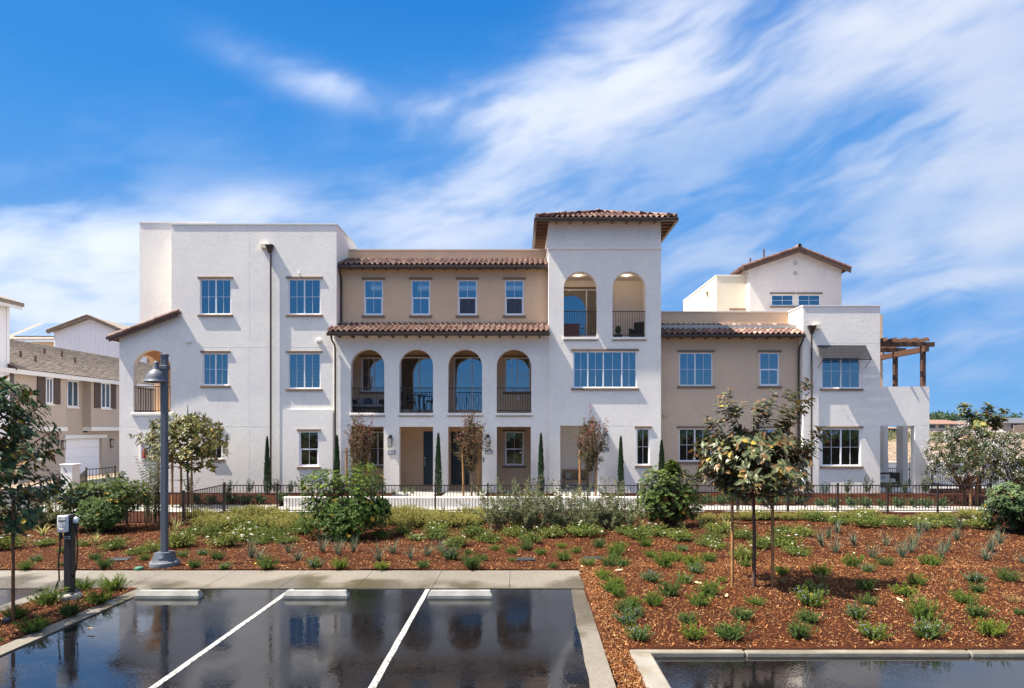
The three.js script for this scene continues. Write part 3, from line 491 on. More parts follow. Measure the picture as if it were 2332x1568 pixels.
part('room_lining', [box(X390 + .26, XL - .26, BASE, YB - .61, -32.28, -32.2), box(RX0 + .26, RX1 - .26, BASE, RY - .61, -D0 - 5.98, -D0 - 5.9), box(TX0 + .35, TX1 - .35, BASE, TY - .4, -DT - 5.28, -DT - 5.2), box(RX0 + .251, RX0 + .3, BASE, RY - .61, -D0 - 5.9, -D0 - .31), box(RX1 - .3, RX1 - .251, BASE, RY - .61, -D0 - 5.9, -D0 - .31), box(TX1 - .4, TX1 - .345, BASE, wy(790, D0), -DT - 5.2, -DT - .36)], M.room, H);
part('partition', [box(XL - .5, XL - .4, BASE, wy(520, D0), -36, -D0 - .29), box(TX0 - .1, TX0 - .01, BASE, wy(600, D0), -36, -DB - .21), box(TX1 + .02, TX1 + .12, BASE, wy(740, D0), -36, -DR - .26)], M.room, H);

// ---- tiled roofs: wave-shaped clay tiles laid one by one
const clay = [[.165, .080, .058], [.22, .130, .098], [.30, .205, .160], [.120, .058, .045], [.20, .108, .085]].map(([r, g, b], i) => std(rgb(r, g, b), .8, { map: texture(128, (u, v) => { const n = nz(u, v, 6, 4, .6, 20 + i), q = nz(u, v, 3, 2, .5, 40 + i); return [.72 + n * .4, .70 + n * .4 + (q - .5) * .1, .68 + n * .42 + (q - .5) * .14]; }, true, .5) }));
function tileGeometry(w, len) {                              // one S tile: roll and pan, thick lower lip; runs up +z' from its lip at 0
  const pos = [], n = 9, th = .016, prof = (t) => .045 * Math.cos(t * 2 * Math.PI);
  const pt = (t, u) => [(t - .5) * w, prof(t) + (1 - u) * .032, -u * len];
  for (let i = 0; i < n; i++) {
    const a = i / n, b = (i + 1) / n, A = pt(a, 0), B = pt(b, 0), C = pt(b, 1), D = pt(a, 1), lo = (p) => [p[0], p[1] - th - .012, p[2]];
    pos.push(...A, ...B, ...C, ...A, ...C, ...D, ...lo(A), ...lo(B), ...B, ...lo(A), ...B, ...A);
  }
  const g = new THREE.BufferGeometry(); g.setAttribute('position', new THREE.Float32BufferAttribute(pos, 3)); g.computeVertexNormals();
  // smooth the roll across the tile, keep the lip sharp
  const nn = g.attributes.normal, p = g.attributes.position; for (let i = 0; i < p.count; i++) { if ((i % 12) < 6) { const t = p.getX(i) / w + .5, s = .045 * 2 * Math.PI * Math.sin(t * 2 * Math.PI) / w, v = V(s, 1, -.05).normalize(); nn.setXYZ(i, v.x, v.y, v.z); } }
  return metric(g);
}
function barrelGeometry(len, r = .1) { // half-round cover tile for verges and hips, axis along z
  const g = new THREE.CylinderGeometry(r, r * 1.16, len, 10, 1, true, 0, Math.PI); g.rotateX(Math.PI / 2); g.rotateZ(Math.PI / 2 * 0); const q = metric(g); q.computeVertexNormals(); return clean(g.toNonIndexed ? q : q);
}
let loose = 200;                                             // tiles made as pieces of their own; the rest are joined
function roofPlane(o) {                                      // o: x0, x1, eave (y, z), ridge (y, z), cols, rows, clip
  const dz = o.z1 - o.z0, dy = o.y1 - o.y0, L = Math.hypot(dz, dy), w = (o.x1 - o.x0) / o.cols, len = L / o.rows, R = rng(o.seed || 5);
  const roof = part('roof', box(o.x0, o.x1, -.06, -.02, -L, 0), M.fascia, o.parent || H);
  // local z runs from the eave up the slope, away from the viewer
  roof.position.set(0, o.y0, o.z0); roof.rotation.set(Math.atan2(dy, -dz), 0, 0);
  const g = tileGeometry(w * 1.02, len * 1.12), rest = clay.map(() => []);
  for (let r = 0; r < o.rows; r++) for (let c = 0; c < o.cols; c++) {
    const x = o.x0 + (c + .5) * w, z = r * len, k = Math.floor(R() * clay.length), y = (R() - .5) * .008, tw = (R() - .5) * .02;
    if (o.clip && !o.clip(x, z)) continue;
    if (loose > 0 && !o.far) { loose--; const t = part('roof_tile', g, clay[k], roof); t.position.set(x, y, -z); t.rotation.y = tw; }
    else { const q = g.clone(); q.rotateY(tw); q.translate(x, y, -z); rest[k].push(q); }
  }
  rest.forEach((list, k) => { if (list.length) part('roof_tiles', list, clay[k], roof).userData.kind = 'stuff'; });
  return roof;
}
const rafterTails = (x0, x1, n, y, za, zb) => { const g = rbox(-.04, .04, -.07, .07, za, zb, .006); for (let i = 0; i < n; i++) { const t = part('rafter_tail', g, M.fascia, H); t.position.set(lerp(x0, x1, (i + .5) / n), y, 0); } };
function gutter(x0, x1, y1, z, parent = H) {              // an ogee-like gutter with its face towards the viewer
  const s = new THREE.Shape([[0, 0], [.11, 0], [.12, .04], [.15, .07], [.15, .13], [.14, .13], [.13, .08], [.10, .045], [.095, .012], [.012, .012], [.012, .13], [0, .13]].map(([a, b]) => new THREE.Vector2(a, b)));
  const g = new THREE.ExtrudeGeometry(s, { depth: x1 - x0, bevelEnabled: false }); g.rotateY(-Math.PI / 2); g.translate(x1, y1 - .13, z - .15); g.computeBoundingBox();
  // the profile's outward axis must point to +z
  const bb = g.boundingBox; g.translate(x0 - bb.min.x, 0, z - bb.max.z); return part('gutter', metric(g), M.gutter, parent);
}
const RO = [];
// over the arcade
roofPlane({ x0: wx(745, 28.3), x1: TX0 - .01, y0: wy(754, 28.35), z0: -28.3, y1: wy(736, DM), z1: -DM, cols: 40, rows: 5, seed: 3 });
gutter(wx(744, 28.3), TX0 + .03, wy(757.5, 28.25), -28.22); part('fascia_board', box(wx(745, 28.3), TX0 - .01, wy(764, 28.4), wy(756, 28.4), -28.42, -28.385), M.fascia, H);
part('soffit', box(wx(745, 28.3) + .01, TX0 - .012, wy(763, 28.4) + .1, wy(763, 28.4) + .13, -DA - .02, -28.43), M.tan, H);
rafterTails(wx(745, 28.3) + .1, TX0 - .1, 16, wy(764.5, 28.5) + .02, -DA, -28.43);
// over the set-back wall
roofPlane({ x0: wx(770, 29.2), x1: TX0 - .01, y0: wy(601.5, 29.2), z0: -29.2, y1: wy(590, 31.05), z1: -31.05, cols: 40, rows: 5, seed: 9 });
gutter(wx(770, 29.2), TX0 - .012, wy(604.5, 29.1), -29.1); part('fascia_board', box(wx(771, 29.2), TX0 - .012, wy(611, 29.25), wy(603, 29.25), -29.30, -29.265), M.fascia, H);
rafterTails(wx(770, 29.2) + .2, TX0 - .15, 17, wy(610, 29.3) + .02, -DM, -29.31);
// over the right tan wall
roofPlane({ x0: TX1 + .01, x1: wx(1834, 28.85), y0: wy(760, 28.85), z0: -28.85, y1: wy(738.5, 30.55), z1: -30.55, cols: 27, rows: 5, seed: 17, clip: (x, z) => x < RX0 || z < .1 });
gutter(TX1 + .005, wx(1835, 28.8), wy(762.3, 28.8), -28.75); part('fascia_board', box(TX1 + .01, RX0 - .02, wy(768.5, 28.95), wy(761, 28.95), -28.96, -28.925), M.fascia, H);
rafterTails(TX1 + .15, RX0 - .1, 11, wy(768, 29) + .02, -DR, -28.97);
// tower hip roof
{
  const e = .53, x0 = TX0 - e, x1 = TX1 + e, z0 = -DT + e, ye = wy(493.5, 28.3), cx = (x0 + x1) / 2, half = (x1 - x0) / 2, cz = z0 - half, yA = wy(484.5, -cz);
  const slope = Math.atan2(yA - ye, half), L = Math.hypot(half, yA - ye);
  for (let s = 0; s < 4; s++) {
    const roof = part('roof', new THREE.BufferGeometry().setFromPoints([V(-half, -.03, 0), V(half, -.03, 0), V(0, -.03, -L)]), M.fascia, H);
    roof.geometry.computeVertexNormals(); roof.geometry.setAttribute('uv', new THREE.Float32BufferAttribute([0, 0, 1, 0, 0, 1], 2));
    // four triangular sides turned about the apex line
    const m = new THREE.Matrix4().makeRotationY(s * Math.PI / 2); const base = new THREE.Matrix4().makeTranslation(0, ye, half).multiply(new THREE.Matrix4().makeRotationX(slope));
    const tot = new THREE.Matrix4().makeTranslation(cx, 0, cz).multiply(m).multiply(base); tot.decompose(roof.position, roof.quaternion, roof.scale);
    const cols = 25, rows = 9, w = 2 * half / cols, len = L / rows, R = rng(60 + s), g = tileGeometry(w * 1.02, len * 1.12), rest = clay.map(() => []);
    for (let r = 0; r < rows; r++) for (let c = 0; c < cols; c++) { const x = -half + (c + .5) * w, z = r * len; if (Math.abs(x) > half * (1 - (z + len * .3) / L) + .02) continue; const k = Math.floor(R() * clay.length) % 5; const q = g.clone(); q.translate(x, (R() - .5) * .008, -z); rest[k].push(q); }
    rest.forEach((l, k) => { if (l.length) part('roof_tiles', l, clay[k], roof).userData.kind = 'stuff'; });
  }
  // hip caps
  const cap = new THREE.CylinderGeometry(.075, .10, .34, 9, 1); cap.rotateX(Math.PI / 2); const capG = metric(cap);
  const ap = V(cx, yA + .05, cz), R = rng(7);
  for (const [sx, sz] of [[-1, 1], [1, 1], [-1, -1], [1, -1]]) {
    const c0 = V(cx + sx * half, ye + .05, cz + sz * half), n = 14;
    for (let i = 0; i < n; i++) { const p = c0.clone().lerp(ap, (i + .5) / n), t = part('hip_tile', capG, clay[Math.floor(R() * 5)], H); t.position.copy(p); t.lookAt(ap.clone().sub(c0).multiplyScalar(-1).add(p)); t.rotateX(.06); t.rotateX(Math.PI); }
  }
  part('finial_tile', lathe([[.001, .16], [.06, .15], [.11, .08], [.12, 0]], 12).translate(ap.x, ap.y - .03, ap.z), clay[2], H);
  // eaves: soffit rafters, boards and gutters on the sides one can see
  gutter(x0 - .1, x1 + .1, ye - .05, z0 + .1);
  part('gutter', box(x0 - .12, x0, ye - .18, ye - .05, cz - half, z0 - .06), M.gutter, H); part('gutter', box(x1, x1 + .12, ye - .18, ye - .05, cz - half, z0 - .06), M.gutter, H);
  part('soffit', [box(x0, TX0 - .004, ye - .055, ye - .03, cz - half, z0 - .1), box(TX1 + .004, x1, ye - .055, ye - .03, cz - half, z0 - .1), box(x0, x1, ye - .054, ye - .031, z0 - .1, z0)], M.fascia, H);
  const rg = rbox(-.28, .28, -.06, .06, -.03, .03, .004);
  M.eave = std(rgb(.22, .12, .075), .8);
  for (let i = 0; i < 11; i++) for (const sx of [-1, 1]) { const r = part('rafter_tail', rg, M.eave, H); r.position.set(sx < 0 ? TX0 - .285 : TX1 + .285, ye - .12, z0 - .4 - i * .5); }
  for (let i = 0; i < 8; i++) { const r = part('rafter_tail', rbox(-.03, .03, -.06, .06, -DT, z0 - .09, .004), M.eave, H); r.position.set(lerp(TX0, TX1, (i + .5) / 8), ye - .12, 0); }
}
// lean-to roof over the left porch: verge of cover tiles on a dark barge board
{
  const a = at(246, 766, 28.72), b = at(404, 707, 28.72), len = a.distanceTo(b), n = 9, dir = b.clone().sub(a).normalize(), R = rng(12), zBack = -32.2;
  const sl = part('roof', (() => { const g = new THREE.BufferGeometry(), P = [a.clone(), b.clone(), V(b.x, b.y, zBack), V(a.x, a.y, zBack)]; const q = P.map((p) => V(p.x, p.y - .09, p.z)); const tri = (i, j, k) => [q[i], q[j], q[k]]; g.setFromPoints([...tri(0, 1, 2), ...tri(0, 2, 3)]); g.computeVertexNormals(); return metric(g); })(), M.fascia, H);
  part('barge_board', (() => { const s = new THREE.Shape([[a.x, a.y - .24], [b.x, b.y - .24], [b.x, b.y - .06], [a.x, a.y - .06]].map(([x, y]) => new THREE.Vector2(x, y))); const g = new THREE.ExtrudeGeometry(s, { depth: .06, bevelEnabled: false }); g.translate(0, 0, -28.80); return metric(g); })(), M.fascia, H);
  const bg = new THREE.CylinderGeometry(.09, .105, len / n * 1.12, 12, 1); bg.rotateZ(-Math.PI / 2); const bG = metric(bg);
  for (let row = 0; row < 11; row++) for (let i = 0; i < n; i++) { const t = part('roof_tile', bG, clay[[2, 1, 4][Math.floor(R() * 3)]], sl); const p = a.clone().lerp(b, (i + .5) / n); t.position.set(p.x, p.y - .02, -28.78 - row * .3); t.rotation.z = Math.atan2(dir.y, dir.x) - .03; }
  part('gutter', box(a.x - .13, a.x - .02, a.y - .14, a.y - .02, zBack, -28.75), M.gutter, H);
  part('porch_wall', box(wx(271, D0) + .001, wx(402, D0), wy(773, D0), wy(770, D0) + .02, -32.2, -D0 - .29), M.fascia, H);
}
// rear part of the building with its gable, above the right roof
{
  const d = 36, x0 = wx(1707.5, d), x1 = wx(1917, d), xm = (wx(1694, d) + wx(1938, d)) / 2, yE = wy(606, d), yA = wy(570, d), yB = 8.2, w2 = [[1757, 1808.5], [1818, 1869.5]].map(([a, b]) => ({ x0: a, x1: b, y0: 671, y1: 697, grid: [2, 2], d }));
  part('gable_wall', slab([[x0, yB - 1], [x1, yB - 1], [x1, yE], [xm, yA], [x0, yE]], openings(w2, d), -d, .25), M.blush, H);
  for (const w of w2) windowAt(w);
  part('side_wall', [box(x0, x0 + .25, yB - 1, yE - .02, -d - 6, -d - .25), box(x1 - .25, x1, yB - 1, yE - .02, -d - 6, -d - .25), box(x0 + .25, x1 - .25, yB - 1, yE - .02, -d - 2, -d - 1.8)], M.blush, H); part('room_lining', box(x0 + .26, x1 - .26, yB - 1, yE - .03, -d - 1.79, -d - 1.7), M.room, H);
  part('control_joint', [joint(1811, 572, 1811, 591, d)], M.blush, H);
  M.vent = std(rgb(.35, .30, .26), .9);
  for (const y of [600, 623]) { // quatrefoil-like vent tiles
    const c = at(1811.5, y, d), v = part('vent_tile', [box(c.x - .12, c.x + .12, c.y - .12, c.y + .12, -d - .005, -d + .004)], M.vent, H), f = [];
    f.push(box(c.x - .13, c.x + .13, c.y + .10, c.y + .13, -d, -d + .03), box(c.x - .13, c.x + .13, c.y - .13, c.y - .10, -d, -d + .03), box(c.x - .13, c.x - .10, c.y - .1, c.y + .1, -d, -d + .03), box(c.x + .10, c.x + .13, c.y - .1, c.y + .1, -d, -d + .03));
    for (const s of [1, -1]) f.push(bar(V(c.x - .1, c.y - .1 * s, -d + .015), V(c.x + .1, c.y + .1 * s, -d + .0151), .035, .02)); f.push(rbox(c.x - .04, c.x + .04, c.y - .04, c.y + .04, -d, -d + .032, .008));
    part('vent_screen', f, M.blush, v);
  }
  const ov = .45, eL = V(wx(1694, d - .3), wy(606, d - .3), 0), eR = V(wx(1939, d - .3), wy(609, d - .3), 0), ap = V(xm, wy(562, d - .3), 0), R = rng(33);
  for (const [p, q] of [[eL, ap], [eR, ap]]) {
    const dir = q.clone().sub(p), L = dir.length(), ang = Math.atan2(dir.y, dir.x);
    const g = new THREE.BufferGeometry(); const Q = [V(p.x, p.y - .1, -d + .3), V(q.x, q.y - .1, -d + .3), V(q.x, q.y - .1, -d - 6), V(p.x, p.y - .1, -d - 6)]; g.setFromPoints([Q[0], Q[1], Q[2], Q[0], Q[2], Q[3]]); g.computeVertexNormals();
    const roof = part('roof', metric(g), M.fascia, H);
    const s = new THREE.Shape([[p.x, p.y - .30], [q.x, q.y - .30], [q.x, q.y - .06], [p.x, p.y - .06]].map(([x, y]) => new THREE.Vector2(x, y))); const bb = new THREE.ExtrudeGeometry(s, { depth: .05, bevelEnabled: false }); bb.translate(0, 0, -d + .26); part('barge_board', metric(bb), M.fascia, roof);
    const n = 9, cg = new THREE.CylinderGeometry(.095, .112, L / n * 1.12, 12, 1); cg.rotateZ(-Math.PI / 2); const cG = metric(cg);
    for (let row = 0; row < 3; row++) for (let i = 0; i < n; i++) { const c = p.clone().lerp(q, (i + .5) / n), t = part('roof_tile', cG, clay[[3, 0, 4][Math.floor(R() * 3)]], roof); t.position.set(c.x, c.y - .02, -d + .22 - row * .3); t.rotation.z = ang + (dir.x > 0 ? -.03 : .03); if (dir.x < 0) t.rotation.z = ang - .03; }
    const rest = []; for (let row = 3; row < 21; row++) for (let i = 0; i < n; i++) { const q2 = cG.clone(); q2.rotateZ(ang - .03); const c = p.clone().lerp(q, (i + .5) / n); q2.translate(c.x, c.y - .02, -d + .22 - row * .3); rest.push(q2); }
    part('roof_tiles', rest, clay[0], roof).userData.kind = 'stuff';
  }
  part('ridge_cap', tube([V(ap.x, ap.y + .06, -d + .35), V(ap.x, ap.y + .06, -d - 6)], .1, .1, 10), clay[2], H);
  const tX0 = wx(1632, 36.6), tT = wy(629, 36.6);
  part('rear_wall', [box(tX0, x0 - .002, yB - 1, tT, -36.85, -36.6), box(tX0, tX0 + .25, yB - 1, tT, -44, -36.85), box(tX0 + .25, x0, yB - 1, tT, -44, -43.8)], M.cream, H);
  part('parapet_cap', [box(tX0 - .03, x0 - .003, tT, tT + .06, -36.9, -36.56), box(tX0 - .031, tX0 + .28, tT + .002, tT + .062, -44, -36.9)], M.cap, H);
  part('lintel', box(wx(1661, 36.6), wx(1705, 36.6), wy(707, 36.6), wy(703, 36.6), -36.59, -36.55), M.trim, H);
  part('vent_pipe', [tube([at(1740, 600, 40), at(1740, 568, 40)], .05), tube([at(1709, 612, 40), at(1709, 588, 40)], .05)], M.fascia, H);
  part('scupper', [box(tX0 - .15, tX0 - .002, wy(664, 38), wy(660, 38), -38.5, -38.1), box(tX0 - .08, tX0 - .002, wy(676, 38), wy(666, 38), -38.4, -38.3)], M.cream, H);
}
// downspouts, scuppers and their heads
function downspout(pts, r = .042) { return part('downspout', tube(pts, r, r, 8), M.gutter, H); }
function head(px, py, d, sx) { const c = at(px, py, d), z = -d + .12; const g = new THREE.CylinderGeometry(.23, .075, .36, 4, 1); g.rotateY(Math.PI / 4); g.scale(1, 1, .75); g.translate(c.x, c.y - .18, z); const h = part('rain_head', clean(g), M.gutter, H); part('scupper', rbox(c.x + sx - .13, c.x + sx + .13, c.y - .14, c.y + .06, -d - .01, -d + .17, .01), M.cream, h); return c; }
{ const c = head(616, 560, D0, -.27), z = -D0 + .1; downspout([V(c.x + .04, c.y - .34, z), V(c.x + .04, c.y - 2, z), V(c.x + .04, wy(960, D0), z), V(c.x + .04, BASE + .1, z)]); }
{ const c = head(1846.5, 743, D0, .22), z = -D0 + .1; downspout([V(c.x, c.y - .34, z), V(c.x, c.y - 2, z), V(c.x, wy(960, D0), z), V(c.x, BASE + .1, z)]); }
downspout([at(773, 611, 29.1), at(773.5, 622, 29.15), at(776.5, 634, 29.5), at(777, 660, 29.52), at(777, 733, 29.52)]);
downspout([at(754, 765, 28.3), at(755, 774, 28.4), at(762, 788, 28.85), at(762.8, 810, 28.87), at(762.8, 950, 28.87), at(762.8, 1118, 28.87)]);
downspout([at(1830, 768, 28.85), at(1829, 776, 28.95), at(1821, 792, 29.28), at(1819.5, 815, 29.3), at(1819.5, 950, 29.3), at(1819.5, 1112, 29.3)]);
// awning of dark metal slats
M.awning = std(rgb(.028, .027, .029), .5);
{
  const x0 = wx(1862.5, D0), x1 = wx(1970, D0), y1 = wy(788, D0), y0 = wy(818.5, 28.5), zb = -28.48, zt = -D0 + .03;
  const aw = part('awning', [bar(V(x0, y1, zt), V(x0, y0, zb), .03, .05), bar(V(x1, y1, zt), V(x1, y0, zb), .03, .05), box(x0 - .015, x1 + .015, y0 - .03, y0 + .02, zb - .01, zb + .03), box(x0 - .015, x1 + .015, y1 - .02, y1 + .02, zt - .03, zt + .01), bar(V((x0 + x1) / 2, y1 - .02, zt), V((x0 + x1) / 2, y0 - .02, zb), .025, .03)], M.awning, H);
  for (let k = 0; k < 11; k++) { const t = (k + .6) / 11.6, s = part('slat', rbox(x0 + .016, x1 - .016, -.006, .006, -.028, .028, .003), M.awning, aw); s.position.set(0, lerp(y1, y0, t) + .018, lerp(zt, zb, t)); s.rotation.x = .9; }
  for (const x of [x0 - .0, x1 + .0]) part('stay_rod', tube([V(x, y0, zb), V(x, wy(838, D0), -D0 + .02)], .012, .012, 6), M.awning, aw);
}
// lanterns and house numbers
function lantern(px, py, d) {
  const c = at(px, py, d), z = -d, L = part('wall_lantern', [rbox(c.x - .06, c.x + .06, c.y + .16, c.y + .30, z, z + .03, .006), box(c.x - .03, c.x + .03, c.y + .2, c.y + .24, z + .03, z + .12), rbox(c.x - .10, c.x + .10, c.y + .17, c.y + .205, z + .02, z + .22, .008), box(c.x - .09, c.x + .09, c.y - .235, c.y - .21, z + .03, z + .21), ...[[-1, 0], [1, 0], [-1, 1], [1, 1]].map(([a, b]) => box(c.x + a * .085 - .007, c.x + a * .085 + .007, c.y - .21, c.y + .17, z + .035 + b * .16, z + .05 + b * .16))], M.black, H);
  part('lamp_glass', box(c.x - .07, c.x + .07, c.y - .20, c.y + .165, z + .05, z + .19), M.lampGlass, L);
}
M.lampGlass = std(rgb(.62, .60, .52), .5);
function plate(text) {
  const cv = document.createElement('canvas'); cv.width = 256; cv.height = 128; const g = cv.getContext('2d'); g.fillStyle = '#0c0c0d'; g.fillRect(0, 0, 256, 128); g.fillStyle = '#dcdde2'; g.fillRect(14, 14, 228, 100); g.fillStyle = '#101014'; g.font = '84px serif'; g.textAlign = 'center'; g.textBaseline = 'middle'; g.fillText(text, 128, 66);
  const t = new THREE.CanvasTexture(cv); t.colorSpace = THREE.SRGBColorSpace; return std(rgb(1, 1, 1), .5, { map: t });
}
function numberPlate(px, py, d, text) {
  const c = at(px, py, d), w = .165, h = .085, p = part('number_plate', rbox(c.x - w, c.x + w, c.y - h, c.y + h, -d, -d + .02, .004), M.black, H);
  const g = new THREE.PlaneGeometry(2 * w - .01, 2 * h - .01); g.translate(c.x, c.y, -d + .0215); part('plate_face', g, plate(text), p);
}
lantern(889, 1007, DA); numberPlate(892, 1031, DA, '16125');
lantern(1111, 1006, DA); numberPlate(1113.5, 1031, DA, '16127');
lantern(1379, 1001, DT); numberPlate(1378, 1024.5, DT, '16129');
// small wall fittings
for (const [px, py, d] of [[429.5, 779, D0], [726, 777, D0], [1514, 945, DR]]) { const c = at(px, py, d); part('vent_cap', rbox(c.x - .10, c.x + .10, c.y - .06, c.y + .07, -d, -d + .09, .012), px > 1500 ? M.taupe : M.cap, H); }
{ const c = at(681, 624, D0); part('wall_bracket', tube([V(c.x, c.y + .03, -D0), V(c.x, c.y + .05, -D0 + .05), V(c.x, c.y, -D0 + .07)], .025), M.cap, H); }
for (const [px, py, d] of [[1180, 908, DB], [905, 1097, DB - 1.2]]) { const c = at(px, py, d); part('outlet_cover', rbox(c.x - .06, c.x + .06, c.y - .1, c.y + .1, -d, -d + .06, .015), M.cap, H); }
{ // extinguisher cabinet on the porch wall
  const c = at(331, 1029, D0), z = -D0, cab = part('extinguisher_cabinet', [box(c.x - .19, c.x + .19, c.y + .32, c.y + .37, z, z + .08), box(c.x - .19, c.x + .19, c.y - .37, c.y - .32, z, z + .08), box(c.x - .19, c.x - .14, c.y - .32, c.y + .32, z, z + .08), box(c.x + .14, c.x + .19, c.y - .32, c.y + .32, z, z + .08), box(c.x - .14, c.x + .14, c.y - .32, c.y + .32, z + .001, z + .01)], M.cap, H);
  part('extinguisher', moved(lathe([[0, 0], [.06, 0], [.065, .03], [.065, .3], [.03, .36], [.02, .42], [0, .42]], 14), c.x, c.y - .28, z + .075), std(rgb(.45, .02, .02), .35), cab);
}
// recessed ceiling lights of the loggia
for (const [a, b] of tArch) { const x = wx((a + b) / 2 - 4, 30); const l = part('ceiling_light', moved(new THREE.CylinderGeometry(.07, .07, .012, 16), x, 10.212, -30.3), new THREE.MeshStandardMaterial({ color: 0xffffff, emissive: rgb(1, .82, .6), emissiveIntensity: 1.6 }), H); const pl = new THREE.PointLight(rgb(1, .82, .6), .25); pl.position.set(x, 10.15, -30.3); pl.castShadow = true; scene.add(pl); }
{ const B = V((wx(271, D0) + RX2) / 2, BASE, -D0 - 4); for (const c of house.children) c.position.sub(B); house.position.copy(B); }
// ---------------------------------------------------------------- wheel stops, lamp post, charger, fences, lids
const stopConc = std(rgb(.33, .325, .305), .8, { map: mottle([.88, .88, .87], .2, 5, 51, 512, 1.3), bumpMap: concBump, bumpScale: .002 });
const rawConc = std(rgb(.60, .56, .50), .85, { map: mottle([.88, .87, .85], .18, 5, 52, 512, .9), bumpMap: concBump, bumpScale: .002 });
function prism(profile, len) { const s = new THREE.Shape(profile.map(([a, b]) => new THREE.Vector2(a, b))); const g = new THREE.ExtrudeGeometry(s, { depth: len, bevelEnabled: true, bevelSize: .008, bevelThickness: .008, bevelSegments: 1 }); g.rotateY(Math.PI / 2); g.translate(-len / 2, 0, 0); return metric(g); }
[[384.5, 'concrete wheel stop at the bay beside the charger'], [720.5, 'concrete wheel stop at the middle bay, straddling a white line end'], [1048.5, 'concrete wheel stop at the right-hand bay']].forEach(([px, label], i) => {
  const g = prism([[-.085, 0], [.085, 0], [.085, .05], [.045, .125], [-.045, .125], [-.085, .05]], 1.2);
  const p = g.attributes.position; for (let k = 0; k < p.count; k++) if (p.getY(k) > .07) p.setX(k, p.getX(k) * .93); g.computeVertexNormals();
  const d = 12.47, m = top('wheel_stop', g, stopConc, label, 'wheel stop', 'concrete wheel stops'); m.position.set(wx(px, d), -.012, -d); m.rotation.y = (i - 1) * .004;
});
{ // lamp post
  const d = 15.15, t = thing('lamp_post', 'grey square steel lamp post with a hanging bell-shaped shade', 'lamp post', [wx(374, d), bedH(wx(374, d), d) - .02, -d]), grey1 = std(rgb(.085, .095, .12), .5, { bumpMap: fineBump, bumpScale: .0006 }), y = (py) => wy(py, d) - t.position.y;
  part('footing', lathe([[0, 0], [.30, 0], [.315, .02], [.315, .11], [.29, .145], [0, .15]], 32), rawConc2(), t);
  const cov = new THREE.CylinderGeometry(.185 * 1.2, .215 * 1.25, .20, 4, 1); cov.rotateY(Math.PI / 4); cov.translate(0, .25, 0); part('base_cover', [clean(cov), rbox(-.20, .20, .148, .17, -.20, .20, .01)], grey1, t);
  const badge = new THREE.CylinderGeometry(.055, .055, .012, 24); badge.scale(1.15, 1, .75); badge.rotateX(Math.PI / 2 - .16); badge.translate(0, .255, .178); part('badge', clean(badge), std(rgb(.32, .35, .39), .4, { metalness: .6 }), t);
  part('post', rbox(-.063, .063, .34, y(810), -.063, .063, .012), grey1, t); part('post_cap', rbox(-.072, .072, y(812), y(807), -.072, .072, .008), grey1, t);
  const hx = wx(357, d) - t.position.x - .0, hy = y(872), hz = .02;
  part('arm', [rbox(-.085, .085, y(842), y(833), -.08, .08, .01), bar(V(-.02, y(837), 0), V(hx, y(845), hz), .045, .05), bar(V(-.02, y(841), 0), V(hx + .05, y(850), hz), .02, .03)], grey1, t);
  const sh = part('lamp_shade', moved(lathe([[.035, .49], [.055, .47], [.065, .43], [.06, .40], [.075, .385], [.08, .31], [.10, .29], [.155, .25], [.20, .18], [.225, .10], [.232, .05], [.262, .035], [.266, .012], [.25, .0], [.235, .004], [.228, .03], [.21, .10], [.18, .17], [.10, .26], [0, .28]], 36), hx, hy, hz), grey1, t);
  part('lamp_lens', moved(lathe([[0, .02], [.14, .022], [.226, .02], [.226, .03], [0, .03]], 28), hx, hy, hz), std(rgb(.45, .45, .42), .3), sh);
}
function rawConc2() { return std(rgb(.17, .19, .21), .8, { map: mottle([.85, .85, .85], .14, 5, 53, 256, .8) }); }
